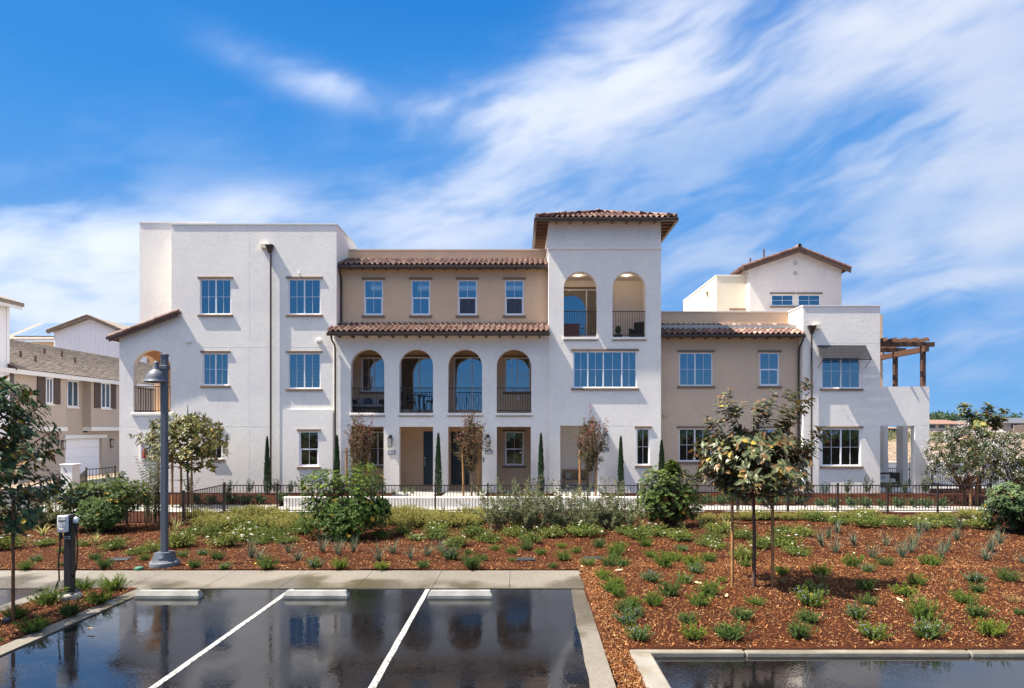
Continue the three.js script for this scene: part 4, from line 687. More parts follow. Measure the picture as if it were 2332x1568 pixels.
{ // charging pedestal
  const d = 12.25, t = thing('charging_station', 'black charging pedestal with white box and hanging cables on a concrete footing', 'charger', [wx(158, d), .02, -d]), dark = std(rgb(.03, .028, .028), .45), y = (py) => wy(py, d) - .02;
  part('footing', lathe([[0, -.1], [.185, -.1], [.19, .06], [.175, .10], [.15, .115], [0, .115]], 26), rawConc, t);
  part('base_plate', [rbox(-.13, .13, .115, .132, -.13, .13, .004), ...[[-1, -1], [1, -1], [-1, 1], [1, 1]].map(([a, b]) => moved(new THREE.CylinderGeometry(.014, .014, .03, 6), a * .1, .145, b * .1)).map(clean)], dark, t);
  const H2 = y(1172);
  const post = part('post', rbox(-.068, .068, .132, H2, -.07, .07, .01), dark, t);
  // looped ring marks in white
  for (const [cx, r] of [[-.028, .024], [.028, .024]]) { const g = new THREE.TorusGeometry(r, .006, 6, 24, Math.PI * 1.6); g.rotateZ(cx < 0 ? .6 : -2.5); g.translate(cx, y(1224), .0725); part('ring_mark', clean(g), std(rgb(.75, .78, .8), .5), post); }
  const bx0 = -.14, bx1 = .04, by0 = y(1211), by1 = y(1173), wh = std(rgb(.80, .81, .84), .35);
  const b = part('charger_box', rbox(bx0, bx1, by0, by1, .07, .15, .025, 4), wh, t);
  part('display_slot', rbox(bx0 + .035, bx1 - .015, by1 - .105, by1 - .082, .148, .152, .0015), M.black, b);
  const sm = new THREE.TorusGeometry(.085, .004, 6, 20, 1.7); sm.rotateZ(Math.PI + .72); sm.translate((bx0 + bx1) / 2, by0 + .145, .15); part('smile_line', clean(sm), std(rgb(.95, .95, .95), .3), b);
  { const cv = document.createElement('canvas'); cv.width = 256; cv.height = 96; const g = cv.getContext('2d'); g.fillStyle = '#e4e6ea'; g.fillRect(0, 0, 256, 96); g.fillStyle = '#8d9197'; g.font = '76px sans-serif'; g.textAlign = 'center'; g.textBaseline = 'middle'; g.fillText('loop', 128, 44); const tx = new THREE.CanvasTexture(cv); tx.colorSpace = THREE.SRGBColorSpace; const pg = new THREE.PlaneGeometry(.075, .028); pg.translate((bx0 + bx1) / 2, by0 + .105, .1512); part('lettering', pg, std(rgb(.93, .93, .93), .35, { map: tx }), b); }
  part('status_mark', (() => { const s = new THREE.Shape([[-.008, .04], [.008, .04], [.004, .008], [0, 0], [-.004, .008]].map(([a, c]) => new THREE.Vector2(a, c))); const g = new THREE.ShapeGeometry(s); g.translate(-.075, by1 - .065, .1512); return clean(g); })(), M.black, b);
  part('holster', (() => { const g = new THREE.SphereGeometry(.07, 18, 14); g.scale(.7, .95, .8); g.translate(.105, y(1186), -.01); return clean(g); })(), wh, t);
  const cb = std(rgb(.012, .012, .012), .5), hy = y(1200);
  part('plug', tube([V(.12, hy + .06, .02), V(.14, hy - .03, .03), V(.15, hy - .12, .03)], .028, .02, 8), cb, t);
  part('cable', tube([V(.15, hy - .12, .03), V(.165, hy - .4, .03), V(.155, hy - .7, .04), V(.13, hy - .85, .05), V(.06, hy - .95, .0)], .013, .013, 7), cb, t);
  part('cable', tube([V(-.10, by0 + .02, .13), V(-.085, by0 - .2, .13), V(-.115, by0 - .5, .13), V(-.11, by0 - .9, .13), V(-.13, .35, .12), V(-.2, .19, .1), V(-.22, .12, .1)], .014, .014, 7), cb, t);
  part('connector', rbox(-.10, -.055, by0 - .13, by0 + .002, .102, .15, .01), cb, t);
}
// black picket fences
function fence(name, label, pts, h, gap, opt = {}) {
  const o = V(pts[0].x, pts[0].y, pts[0].z), t = thing(name, label, 'fence', [o.x, o.y, o.z]), pg = box(-.0085, .0085, 0, h - .14, -.0085, .0085);
  let left = opt.pickets ?? 295; const spare = [];
  for (let i = 0; i + 1 < pts.length; i++) {
    const a = pts[i].clone().sub(o), b = pts[i + 1].clone().sub(o), L = a.distanceTo(b), n = Math.round(L / gap), up = V(0, 1, 0);
    part('rail', bar(a.clone().setY(a.y + h - .02), b.clone().setY(b.y + h - .02), .034, .034), M.iron, t); part('rail', bar(a.clone().setY(a.y + .1), b.clone().setY(b.y + .1), .03, .03), M.iron, t);
    const posts = opt.posts ? opt.posts[i] : Math.max(1, Math.round(L / 1.86));
    for (let k = 0; k < posts + (i + 2 === pts.length ? 1 : 0); k++) { const p = a.clone().lerp(b, k / posts); const q = part('post', [rbox(-.03, .03, -.15, h + .04, -.03, .03, .004), rbox(-.037, .037, h + .04, h + .065, -.037, .037, .006)], M.iron, t); q.position.copy(p); }
    for (let k = 1; k < n; k++) { const p = a.clone().lerp(b, k / n); p.y += .115; if (left-- > 0) { const q = part('picket', pg, M.iron, t); q.position.copy(p); } else { const g = pg.clone(); g.translate(p.x, p.y, p.z); spare.push(g); } }
  }
  if (spare.length) part('pickets', spare, M.iron, t).userData.kind = 'stuff';
  return t;
}
const fp = (px, d, y = .09) => V(wx(px, d), y, -d);
fence('picket_fence', 'long black metal picket fence running along the back of the mulch bed', [fp(511, 24), fp(1111, 24), fp(2250, 24)], 1.03, .1135);
fence('picket_fence', 'short angled run of black picket fence just right of the lamp post', [fp(418, 21.3, .05), fp(510, 23.95)], 1.06, .1135);
fence('picket_fence', 'black picket fence behind the shrubs left of the lamp post', [fp(30, 21.3, .03), fp(417, 21.32, .05)], 1.06, .1135);
fence('picket_fence', 'black picket fence between the street and the right end of the building', [V(19.2, -.02, -36.5), V(20.7, -.05, -33), V(21.2, -.1, -27.5), V(21.4, -.1, -22)], 1.1, .12);
fence('picket_fence', 'black picket fence on the ramp in front of the garage door at the left', [fp(176, 27.5, .12), fp(196, 28.8, .35), fp(262, 29.2, .42)], 1.05, .12);
fence('picket_fence', 'black picket fence left of the white gate pier', [fp(92, 27.2, -.05), fp(142, 27.4, .05)], 1.05, .12);
{ const c = at(159.5, 1130, 27.3), t = thing('gate_pier', 'white stucco gate pier in the fence below the garage door', 'pier', [c.x, 0, c.z]); part('pier', rbox(-.24, .24, 0, wy(1060, 27.3), -.24, .24, .012), M.white, t); part('pier_cap', rbox(-.27, .27, wy(1060, 27.3), wy(1057, 27.3), -.27, .27, .01), M.white, t); }
// irrigation lids
for (const [px, py, lab] of [[1197, 1273, 'black plastic valve box lid in the mulch right of centre'], [274, 1276, 'black plastic valve box lid left of the lamp post'], [1352, 1269, 'half-hidden black valve box lid beside a flowering rosemary']]) { const d = groundD(py, .05), x = wx(px, d), t = top('valve_box', [rbox(-.22, .22, -.05, .025, -.15, .15, .012), rbox(-.19, .19, .02, .032, -.12, .12, .006)], std(rgb(.02, .021, .022), .55), lab, 'lid'); t.position.set(x, bedH(x, d) + .012, -d); t.rotation.y = .04 * (px % 5); }
{ const d = groundD(1297, .02), x = wx(316, d); const t = top('irrigation_cover', lathe([[0, .03], [.07, .03], [.085, .022], [.09, 0], [.09, -.03]], 24), std(rgb(.04, .16, .10), .55), 'round green valve lid beside the lamp post footing', 'lid'); t.position.set(x, bedH(x, d) + .01, -d); }
{ const d = groundD(1421), x = wx(14, d); const t = top('garden_light', lathe([[0, .06], [.05, .06], [.06, .045], [.06, .01], [.05, -.03], [0, -.03]], 20), std(rgb(.06, .06, .065), .4), 'small black ground light beside the leftmost stake', 'light'); t.position.set(x, .03, -d); }
// furniture glimpsed on the balconies and porches
{
  const wick = std(rgb(.035, .028, .024), .8), cush = std(rgb(.30, .29, .30), .9), navy = std(rgb(.05, .07, .16), .9);
  const by = wy(944, DA);
  { const c = V(wx(838, 30.2), by, -30.4), t = thing('outdoor_sofa', 'low outdoor sofa with striped cushions behind the leftmost balcony railing', 'sofa', [c.x, c.y, c.z]); part('sofa_frame', [rbox(-.85, .85, .05, .36, -.36, .36, .03), rbox(-.85, .85, .36, .72, -.38, -.22, .04), rbox(-.85, -.72, .36, .58, -.36, .36, .03), rbox(.72, .85, .36, .58, -.36, .36, .03)], wick, t); part('seat_cushion', rbox(-.70, .70, .362, .48, -.2, .34, .04), cush, t); for (const [x, m] of [[-.45, cush], [-.1, navy], [.28, cush]]) { const p = part('pillow', rbox(-.16, .16, 0, .3, -.05, .05, .045), m, t); p.position.set(x, .49, -.12); p.rotation.x = -.25; } }
  { const c = V(wx(954, 30.1), by, -30.2), t = thing('bistro_table', 'slim round balcony table behind the second railing', 'table', [c.x, c.y, c.z]); part('table_top', moved(lathe([[0, .02], [.36, .02], [.37, .01], [.36, 0], [0, 0]], 28), 0, .9, 0), wick, t); part('stem', tube([V(0, .02, 0), V(0, .9, 0)], .035), wick, t); part('foot', lathe([[0, .03], [.04, .03], [.22, .012], [.22, 0], [0, 0]], 24), wick, t); }
  const stool = (x, z, turn, label) => { const t = thing('balcony_chair', label, 'chair', [x, by, z], turn, 'chairs at the balcony table'); part('seat', rbox(-.2, .2, .6, .66, -.2, .2, .02), wick, t); part('backrest', rbox(-.2, .2, .66, 1.05, -.2, -.16, .02), wick, t); for (const [a, b] of [[-1, -1], [1, -1], [-1, 1], [1, 1]]) part('leg', tube([V(a * .17, .6, b * .17), V(a * .21, 0, b * .21)], .014), wick, t); };
  stool(wx(924, 30.1), -30.2, Math.PI / 2, 'dark balcony chair left of the slim table'); stool(wx(980, 30.1), -30.2, -Math.PI / 2, 'dark balcony chair right of the slim table');
  { const y = wy(769, DT), t = thing('lounge_chair', 'dark wicker lounge chair behind the right-hand tower railing', 'chair', [wx(1455, 30.3), y, -30.3], -.5); part('seat', rbox(-.33, .33, .2, .36, -.33, .33, .04), wick, t); part('backrest', rbox(-.33, .33, .36, .95, -.34, -.22, .05), wick, t); for (const s of [-1, 1]) part('armrest', rbox(s * .33 - .05, s * .33 + .05, .2, .6, -.3, .33, .03), wick, t); }
  { const y = wy(769, DT), t = thing('planter_pot', 'dark pot with a small plant behind the right-hand tower railing', 'planter', [wx(1408, 30.3), y, -30.3]); part('pot', lathe([[0, 0], [.16, 0], [.2, .3], [.22, .32], [.19, .33], [.17, .28], [0, .28]], 20), wick, t); part('plant', new THREE.IcosahedronGeometry(.16, 1).translate(0, .46, 0).scale(.9, 1.2, .9), std(rgb(.03, .05, .02), .8), t); }
  { const y = wy(769, DT), t = thing('balcony_cabinet', 'reddish brown cabinet behind the left-hand tower railing', 'cabinet', [wx(1301, 30.6), y, -30.7]); part('cabinet', rbox(-.38, .38, .08, .82, -.22, .22, .02), std(rgb(.16, .06, .055), .6), t); part('cabinet_top', rbox(-.42, .42, .82, .86, -.25, .25, .01), std(rgb(.22, .10, .10), .5), t); for (const [a, b] of [[-1, -1], [1, -1], [-1, 1], [1, 1]]) part('leg', box(a * .34 - .02, a * .34 + .02, 0, .08, b * .18 - .02, b * .18 + .02), wick, t); }
  { const y = wy(1118, DT + 1), t = thing('porch_bench', 'wooden bench with patterned pillows in the right-hand porch', 'bench', [wx(1312, 30.2), y, -DT - 1.5]), wd = std(rgb(.30, .19, .11), .7); part('seat', rbox(-.6, .6, .40, .45, -.22, .22, .01), wd, t); part('backrest', rbox(-.6, .6, .5, .9, -.24, -.2, .01), wd, t); for (const [a, b] of [[-1, -1], [1, -1], [-1, 1], [1, 1]]) part('leg', box(a * .56 - .03, a * .56 + .03, 0, .4, b * .18 - .03, b * .18 + .03), wd, t); part('pillow', rbox(-.5, -.2, .46, .78, -.18, -.06, .05), cush, t); part('pillow', rbox(.05, .40, .46, .8, -.18, -.06, .05), std(rgb(.20, .16, .13), .9), t); }
  { const t = thing('porch_sofa', 'dark framed seat with pale cushions in the open corner porch', 'sofa', [wx(2010, 31), BASE + .06, -31.3]), c2 = std(rgb(.70, .68, .66), .9); part('sofa_frame', [rbox(-.5, .78, .12, .2, -.38, .38, .02), rbox(.70, .78, .2, .68, -.38, .38, .02), rbox(-.5, .78, .62, .70, .30, .38, .02), rbox(-.5, .78, 0, .12, .3, .36, .01), rbox(-.5, .78, 0, .12, -.36, -.3, .01)], std(rgb(.05, .035, .028), .6), t); part('seat_cushion', rbox(-.45, .66, .202, .4, -.33, .29, .05), c2, t); part('pillow', rbox(-.02, .3, .4, .8, -.1, .08, .06), c2, t); }
}
// fallen leaves on the mulch
{
  const R = rng(91), s = new THREE.Shape(); s.moveTo(0, -.08); s.quadraticCurveTo(.05, 0, 0, .08); s.quadraticCurveTo(-.05, 0, 0, -.08); const g = clean(new THREE.ShapeGeometry(s, 5).rotateX(-Math.PI / 2)); g.computeVertexNormals();
  const ms = [std(rgb(.62, .30, .03), .6), std(rgb(.45, .20, .06), .7), std(rgb(.55, .42, .22), .7)];
  const LEAF_ORDER = ['first', 'second', 'third', 'fourth', 'fifth', 'sixth', 'seventh', 'eighth', 'ninth', 'tenth', 'eleventh', 'twelfth', 'thirteenth', 'fourteenth', 'fifteenth', 'sixteenth', 'seventeenth', 'eighteenth'], spotsL = [[582, 1283, 0], [430, 1287, 0], [2210, 1262, 1], [1655, 1360, 2], [1855, 1415, 2], [1590, 1330, 2], [1770, 1310, 0], [1995, 1345, 2], [1945, 1260, 2], [2050, 1370, 2], [186, 1340, 0], [206, 1430, 0], [1410, 1300, 2], [1325, 1290, 2], [1700, 1395, 2], [640, 1288, 1], [1850, 1360, 1], [2240, 1392, 1]].sort((a, b) => a[0] - b[0]); for (const [li, [px, py, k]] of spotsL.entries()) { const d = groundD(py, .06), x = wx(px, d), m = top('fallen_leaf', g, ms[k], `${['yellow', 'brown', 'tan'][k]} fallen magnolia leaf on the mulch, ${LEAF_ORDER[li]} leaf from the left`, 'leaf', 'fallen leaves on the mulch'); m.position.set(x, (d < 13 && x < -7 ? .04 : bedH(x, d) + .035), -d); m.rotation.set((R() - .5) * .8, R() * 6, (R() - .5) * .8); m.scale.setScalar(.8 + R() * .5); }
}
const ROSEMARY = [[1028.3,1274.0,46.5,1],[1074.9,1292.6,49.6],[1099.7,1275.6,27.9],[1067.1,1258.5,21.7],[1127.6,1250.8,27.9],[1166.4,1275.6,21.7],[1166.4,1258.5,31.0],[1198.9,1250.8,34.1],[1231.5,1260.1,34.1],[1279.5,1246.1,31.0],[1312.1,1258.5,31.0],[1284.2,1274.0,34.1],[1259.4,1291.1,24.8],[1338.5,1286.4,37.2,1],[1363.3,1246.1,31.0],[1408.2,1255.4,37.2],[1414.4,1289.5,46.5],[1400.5,1270.9,27.9],[1377.2,1320.5,31.0],[1403.6,1334.5,43.4],[1408.2,1357.7,37.2],[1420.7,1391.9,43.4],[1450.1,1404.3,49.6,1],[1454.8,1452.3,55.8,1],[1470.3,1243.0,37.2],[1481.1,1267.8,34.1],[1513.7,1292.6,46.5],[1535.4,1274.0,40.3],[1555.6,1255.4,34.1,1],[1577.3,1289.5,46.5],[1585.0,1306.6,43.4,1],[1614.5,1274.0,40.3],[1484.2,1326.7,46.5,1],[1558.7,1328.3,49.6,1],[1526.1,1357.7,49.6],[1488.9,1381.0,43.4],[1612.9,1357.7,55.8],[1589.7,1381.0,49.6],[1564.9,1418.2,46.5],[1578.8,1452.3,58.9],[1643.9,1326.7,27.9],[1640.8,1441.5,31.0],[1614.7,1274.7,34.8],[1695.4,1290.6,34.8],[1780.8,1309.5,34.8],[1869.4,1312.7,44.3],[1942.2,1290.6,41.1],[2016.5,1290.6,41.1],[2117.8,1287.4,47.5],[1973.8,1303.2,34.8,1],[1972.2,1344.3,44.3],[2062.4,1357.0,53.8],[2087.7,1331.7,41.1],[2168.4,1328.5,22.1,2],[2220.6,1328.5,50.6,1],[2293.4,1325.4,50.6],[1720.7,1379.2,41.1],[1856.8,1353.8,53.8,1],[1977.0,1379.2,47.5],[2097.2,1379.2,44.3,2],[2198.5,1376.0,50.6],[2227.0,1350.7,41.1],[2312.4,1372.8,38.0,2],[1692.2,1410.8,60.1],[1663.8,1451.9,79.1],[1847.3,1382.3,66.4,1],[1844.1,1417.1,57.0],[1818.8,1450.3,72.8],[1953.3,1409.2,47.5,1],[1989.6,1451.9,69.6,1],[2102.0,1410.8,60.1],[2109.9,1448.8,66.4,1],[2223.8,1404.5,53.8],[2255.4,1444.0,82.3],[2321.9,1401.3,28.5],[1780.8,1328.5,25.3,2],[1872.6,1325.4,34.8,2],[416.1,1269.2,32.2,1],[442.5,1291.2,32.2],[460.1,1263.4,32.2,1],[493.8,1272.2,32.2],[511.3,1292.7,35.2,1],[608.0,1292.7,46.9],[716.4,1291.2,43.9,1],[775.0,1292.7,41.0],[868.8,1294.1,32.2],[962.5,1291.2,38.1],[54.0,1294.1,35.0],[80.3,1273.7,32.1,1],[138.7,1288.3,20.4],[238.0,1292.7,43.8],[217.5,1273.7,32.1],[328.5,1275.2,29.2],[186.9,1340.9,58.4],[256.9,1340.9,75.9],[221.9,1370.1,73.0],[157.7,1399.3,67.2],[108.0,1373.0,73.0],[32.1,1405.1,49.6],[74.5,1434.3,64.2],[0.0,1457.6,17.5]];
const ROSES = [[407.3,1239.9,46.9],[436.6,1219.4,35.2],[480.6,1222.4,46.9],[512.8,1242.9,49.8],[530.4,1207.7,58.6],[556.7,1228.2,52.7],[574.3,1219.4,52.7],[600.7,1198.9,43.9],[591.9,1237.0,43.9],[621.2,1228.2,43.9],[662.2,1207.7,43.9],[685.6,1216.5,43.9],[867.3,1222.4,38.1],[917.1,1216.5,35.2],[949.3,1228.2,35.2],[996.2,1210.6,43.9],[1040.1,1242.9,46.9],[650.5,1234.1,35.2],[11.7,1250.3,58.4],[102.2,1241.6,38.0],[186.9,1241.6,26.3],[259.9,1247.4,43.8],[309.5,1262.0,40.9],[344.5,1253.3,40.9],[408.8,1244.5,52.6],[146.0,1256.2,26.3],[1033.0,1243.0,37.2],[992.7,1227.5,46.5],[1079.5,1224.4,43.4],[1110.5,1233.7,43.4],[1169.5,1221.3,46.5],[1209.8,1236.8,40.3],[1256.3,1221.3,46.5],[1333.8,1221.3,55.8],[1423.8,1218.2,37.2],[1451.7,1227.5,49.6],[1492.0,1218.2,52.7],[1550.9,1230.6,52.7],[1622.2,1230.6,46.5],[1634.6,1249.2,40.3],[1613.1,1243.1,47.5],[1638.4,1214.6,44.3],[1689.1,1227.3,47.5],[1692.2,1271.6,47.5],[1780.8,1243.1,53.8],[1815.6,1262.1,47.5],[1828.3,1220.9,47.5],[1780.8,1214.6,41.1],[1733.4,1249.4,38.0],[1856.8,1189.3,47.5],[1910.5,1195.6,50.6],[1977.0,1202.0,50.6],[2043.4,1198.8,47.5],[2106.7,1202.0,50.6],[2173.2,1202.0,50.6],[2236.4,1208.3,50.6],[1727.0,1183.0,41.1],[1967.5,1186.1,34.8],[2147.9,1189.3,34.8]];
const REDYUCCA = [[571.4,1266.3],[590.4,1273.6],[656.3,1254.6],[678.3,1273.6],[735.4,1257.5],[770.6,1263.4],[804.3,1257.5],[861.4,1275.1],[893.7,1257.5],[936.1,1275.1],[972.8,1264.8],[1002.1,1251.7],[1871.0,1243.1],[1904.2,1257.3],[1886.8,1227.3],[1945.4,1243.1],[1986.5,1271.6],[2019.7,1243.1],[2056.1,1268.4],[2075.1,1255.8],[2081.4,1243.1],[2154.2,1255.8],[2094.1,1220.9],[2144.7,1271.6],[2179.5,1230.4],[2185.8,1208.3],[2245.9,1271.6],[2258.6,1255.8],[2277.6,1236.8],[2109.9,1211.5],[1907.4,1214.6],[2331.4,1281.1]];
const FLAX = [[96.3,1221.2],[135.8,1225.5],[216.1,1238.7],[398.5,1208.0],[1456.3,1205.8],[1552.5,1205.8],[1597.4,1196.5],[1654.3,1205.1]];
// ---------------------------------------------------------------- plants
class Leaves {                                               // many small leaf faces with their own colours, as one mesh
  constructor() { this.p = []; this.c = []; }
  tri(a, b, c, k) { this.p.push(a.x, a.y, a.z, b.x, b.y, b.z, c.x, c.y, c.z); for (let i = 0; i < 3; i++) this.c.push(k[0], k[1], k[2]); }
  blade(p, dir, len, wid, side, k) { const t = p.clone().addScaledVector(dir, len), m = p.clone().addScaledVector(dir, len * .45), s = side.clone().multiplyScalar(wid / 2); this.tri(m.clone().add(s), t, m.clone().sub(s), k); this.tri(m.clone().sub(s), p, m.clone().add(s), k); }
  needle(p, dir, len, wid, side, k) { const t = p.clone().addScaledVector(dir, len), s = side.clone().multiplyScalar(wid / 2); this.tri(p.clone().add(s), t, p.clone().sub(s), k); }
  leaf(p, dir, up, len, wid, fold, droop, k) {                // folded along the midrib, tip bent down
    const side = dir.clone().cross(up).normalize(), n = side.clone().cross(dir).normalize();
    const at2 = (u, v) => p.clone().addScaledVector(dir, len * u).addScaledVector(n, -droop * len * u * u + Math.abs(v) * fold * wid).addScaledVector(side, v * wid / 2);
    const b = at2(0, 0), m1 = at2(.35, 0), m2 = at2(.7, 0), t = at2(1, 0), l1 = at2(.35, 1), r1 = at2(.35, -1), l2 = at2(.72, .8), r2 = at2(.72, -.8);
    this.tri(b, l1, m1, k); this.tri(b, m1, r1, k); this.tri(l1, l2, m1, k); this.tri(l2, m2, m1, k); this.tri(r1, m1, r2, k); this.tri(r2, m1, m2, k); this.tri(l2, t, m2, k); this.tri(r2, m2, t, k);
  }
  strip(pts, w0, side, k) { for (let i = 0; i + 1 < pts.length; i++) { const a = w0 * (1 - i / (pts.length - 1)) / 2 + .001, b = w0 * (1 - (i + 1) / (pts.length - 1)) / 2 + .0006, A = pts[i], B = pts[i + 1], L = (p, w) => p.clone().addScaledVector(side, w); this.tri(L(A, a), L(B, b), L(A, -a), k); this.tri(L(A, -a), L(B, b), L(B, -b), k); } }
  geo() { const g = new THREE.BufferGeometry(); g.setAttribute('position', new THREE.Float32BufferAttribute(this.p, 3)); g.setAttribute('color', new THREE.Float32BufferAttribute(this.c, 3)); g.computeVertexNormals(); g.setAttribute('uv', new THREE.Float32BufferAttribute(new Float32Array(this.p.length / 3 * 2), 2)); return g; }
}
const leafMat = (through, coat = 0, coatRough = .4) => new THREE.MeshPhysicalMaterial({ color: 0xffffff, vertexColors: true, roughness: .92, specularIntensity: .35, transmission: through, thickness: 0, clearcoat: coat, clearcoatRoughness: coatRough, side: THREE.DoubleSide });
const softLeaf = leafMat(.3), glossLeaf = leafMat(.28, .55, .33), midLeaf = leafMat(.28, .25, .42), bloomMat = leafMat(.35);
const bark = std(rgb(.15, .085, .055), .9, { map: mottle([.85, .82, .8], .3, 6, 61, 256, .3), bumpMap: fineBump, bumpScale: .004 });
const greyBark = std(rgb(.30, .235, .18), .9, { map: mottle([.85, .82, .8], .3, 6, 62, 256, .3) });
const stakeWood = std(rgb(.40, .22, .075), .75, { map: mottle([.85, .82, .8], .3, 6, 63, 256, .5), bumpMap: fineBump, bumpScale: .003 });
const darkStake = std(rgb(.19, .09, .04), .8, { map: mottle([.85, .82, .8], .35, 6, 64, 256, .5), bumpMap: fineBump, bumpScale: .003 });
const strapMat = std(rgb(.015, .015, .016), .6);
const dirOf = (a, e) => V(Math.cos(a) * Math.cos(e), Math.sin(e), Math.sin(a) * Math.cos(e));
const jit = (k, R, s = .3) => { const m = 1 + (R() - .5) * 2 * s, h = (R() - .5) * .16; return [k[0] * m * (1 + h), k[1] * m, k[2] * m * (1 - h)]; };
const perp = (d, R) => { const a = V(R() - .5, R() - .5, R() - .5); return a.cross(d).normalize(); };

// --- small bed plants: a few shapes of each kind, then single copies
function rosemaryShape(seed, flower, dry) {
  const R = rng(seed), L = new Leaves(), Bm = new Leaves(), base = dry ? [.30, .20, .09] : [[.092, .138, .020], [.07, .11, .024], [.12, .16, .018]][seed % 3], stems = dry ? 40 : 72;
  for (let s = 0; s < stems; s++) {
    const a = R() * 6.283, lean = Math.pow(R(), .55) * 1.6, len = lerp(.18, .42, R()) * (lean > .9 ? 1.15 : 1); let p = V((R() - .5) * .12, 0, (R() - .5) * .12), e = Math.PI / 2 - lean * .8; const n = 13, az = a;
    for (let i = 0; i < n; i++) {
      const d = dirOf(az + Math.sin(i * .5 + s) * .15, e + i * .035 * (lean > .8 ? 1.2 : -.2)); p = p.clone().addScaledVector(d, len / n); if (p.y < .01) p.y = .01;
      if (i < 2) continue;
      const k0 = i > 9 ? base.map((v, q) => v * (q === 1 ? 1.35 : 1.3)) : base;
      for (let j = 0; j < 4; j++) { const o = perp(d, R), dd = d.clone().multiplyScalar(.75).addScaledVector(o, .8).normalize(); L.needle(p, dd, lerp(.036, .058, R()), .015, perp(dd, R), jit(k0, R, .25)); }
      if (flower && i > 8 && R() < .3) { const o = perp(d, R); for (let q = 0; q < 3; q++) Bm.blade(p.clone().addScaledVector(o, .012), perp(d, R).addScaledVector(d, .6).normalize(), .024, .016, perp(d, R), jit([.42, .45, .68], R, .2)); }
    }
  }
  return [L.geo(), Bm.p.length ? Bm.geo() : null];
}
function roseShape(seed) {
  const R = rng(seed), L = new Leaves(), Bm = new Leaves(), base = [[.10, .135, .02], [.125, .15, .024], [.085, .12, .018]][seed % 3];
  for (let s = 0; s < 62; s++) {
    const a = R() * 6.283, lean = Math.pow(R(), .6) * 1.35, len = lerp(.25, .5, R()); let p = V((R() - .5) * .15, 0, (R() - .5) * .15); const n = 9; let e = Math.PI / 2 - lean * .75;
    for (let i = 0; i < n; i++) {
      const d = dirOf(a + Math.sin(i + s) * .3, e - i * .05); p = p.clone().addScaledVector(d, len / n); if (p.y < .03) p.y = .03 + R() * .03;
      if (i < 2) continue;
      for (let j = 0; j < 5; j++) { const o = perp(d, R).addScaledVector(V(0, 1, 0), .4).normalize(), q = p.clone().addScaledVector(o, .03 + R() * .03); L.blade(q, o.clone().addScaledVector(V(R() - .5, R() - .3, R() - .5), .8).normalize(), lerp(.032, .05, R()), lerp(.022, .034, R()), perp(o, R), jit(R() < .08 ? [.20, .16, .04] : base, R, .35)); }
    }
    if (R() < [.05, .12, .02][seed % 3] + .02) for (let q = 0; q < 12; q++) { const o = dirOf(R() * 6.28, R() * 1.4); Bm.blade(p.clone().addScaledVector(V(0, 1, 0), .02), o, lerp(.025, .042, R()), .032, perp(o, R), jit([.80, .78, .70], R, .08)); }
  }
  return [L.geo(), Bm.p.length ? Bm.geo() : null];
}
function heathShape(seed) {                                  // yellow-green fine mound
  const R = rng(seed), L = new Leaves();
  for (let s = 0; s < 170; s++) {
    const a = R() * 6.283, lean = Math.pow(R(), .6) * 1.5, len = lerp(.26, .42, R()); let p = V((R() - .5) * .5, .0, (R() - .5) * .4); const n = 14, e = Math.PI / 2 - lean * .7;
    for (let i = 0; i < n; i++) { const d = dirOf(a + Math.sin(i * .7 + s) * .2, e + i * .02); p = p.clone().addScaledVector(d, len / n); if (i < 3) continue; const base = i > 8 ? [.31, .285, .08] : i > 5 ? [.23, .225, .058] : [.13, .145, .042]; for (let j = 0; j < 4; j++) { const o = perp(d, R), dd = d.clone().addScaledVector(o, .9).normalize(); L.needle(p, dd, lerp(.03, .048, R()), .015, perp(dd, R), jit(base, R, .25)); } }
  }
  return [L.geo(), null];
}
function bladesShape(seed, cols, n, len0, len1, w) {
  const R = rng(seed), L = new Leaves();
  for (let s = 0; s < n; s++) { const a = R() * 6.283, lean = .15 + R() * .95, len = lerp(len0, len1, R()); let p = V(Math.cos(a) * .03, 0, Math.sin(a) * .03); const pts = [p.clone()], m = 7; for (let i = 0; i < m; i++) { const e = Math.PI / 2 - lean * (.45 + i * .23); p = p.clone().addScaledVector(dirOf(a, e), len / m); pts.push(p.clone()); } L.strip(pts, w, V(-Math.sin(a), 0, Math.cos(a)), jit(cols[Math.floor(R() * cols.length)], R, .25)); }
  return [L.geo(), null];
}
const kinds = {
  rosemary: [3, 4, 5, 6, 7].map((s) => rosemaryShape(s)), rosemaryBloom: [13, 14, 15, 16].map((s) => rosemaryShape(s, true)), rosemaryDry: [23, 24].map((s) => rosemaryShape(s, false, true)),
  rose: [30, 31, 32, 33, 34, 35].map(roseShape), heath: [40, 41, 42].map(heathShape),
  yucca: [50, 51, 52, 53].map((s) => bladesShape(s, [[.115, .14, .085], [.155, .175, .11], [.08, .105, .06]], 44, .3, .56, .017)), flax: [57, 58].map((s) => bladesShape(s, [[.42, .36, .12], [.25, .27, .08], [.5, .46, .22]], 30, .3, .5, .026)),
};
const ordinals = ['first', 'second', 'third', 'fourth', 'fifth', 'sixth', 'seventh', 'eighth', 'ninth', 'tenth', 'eleventh', 'twelfth', 'thirteenth', 'fourteenth', 'fifteenth', 'sixteenth', 'seventeenth', 'eighteenth', 'nineteenth', 'twentieth'];
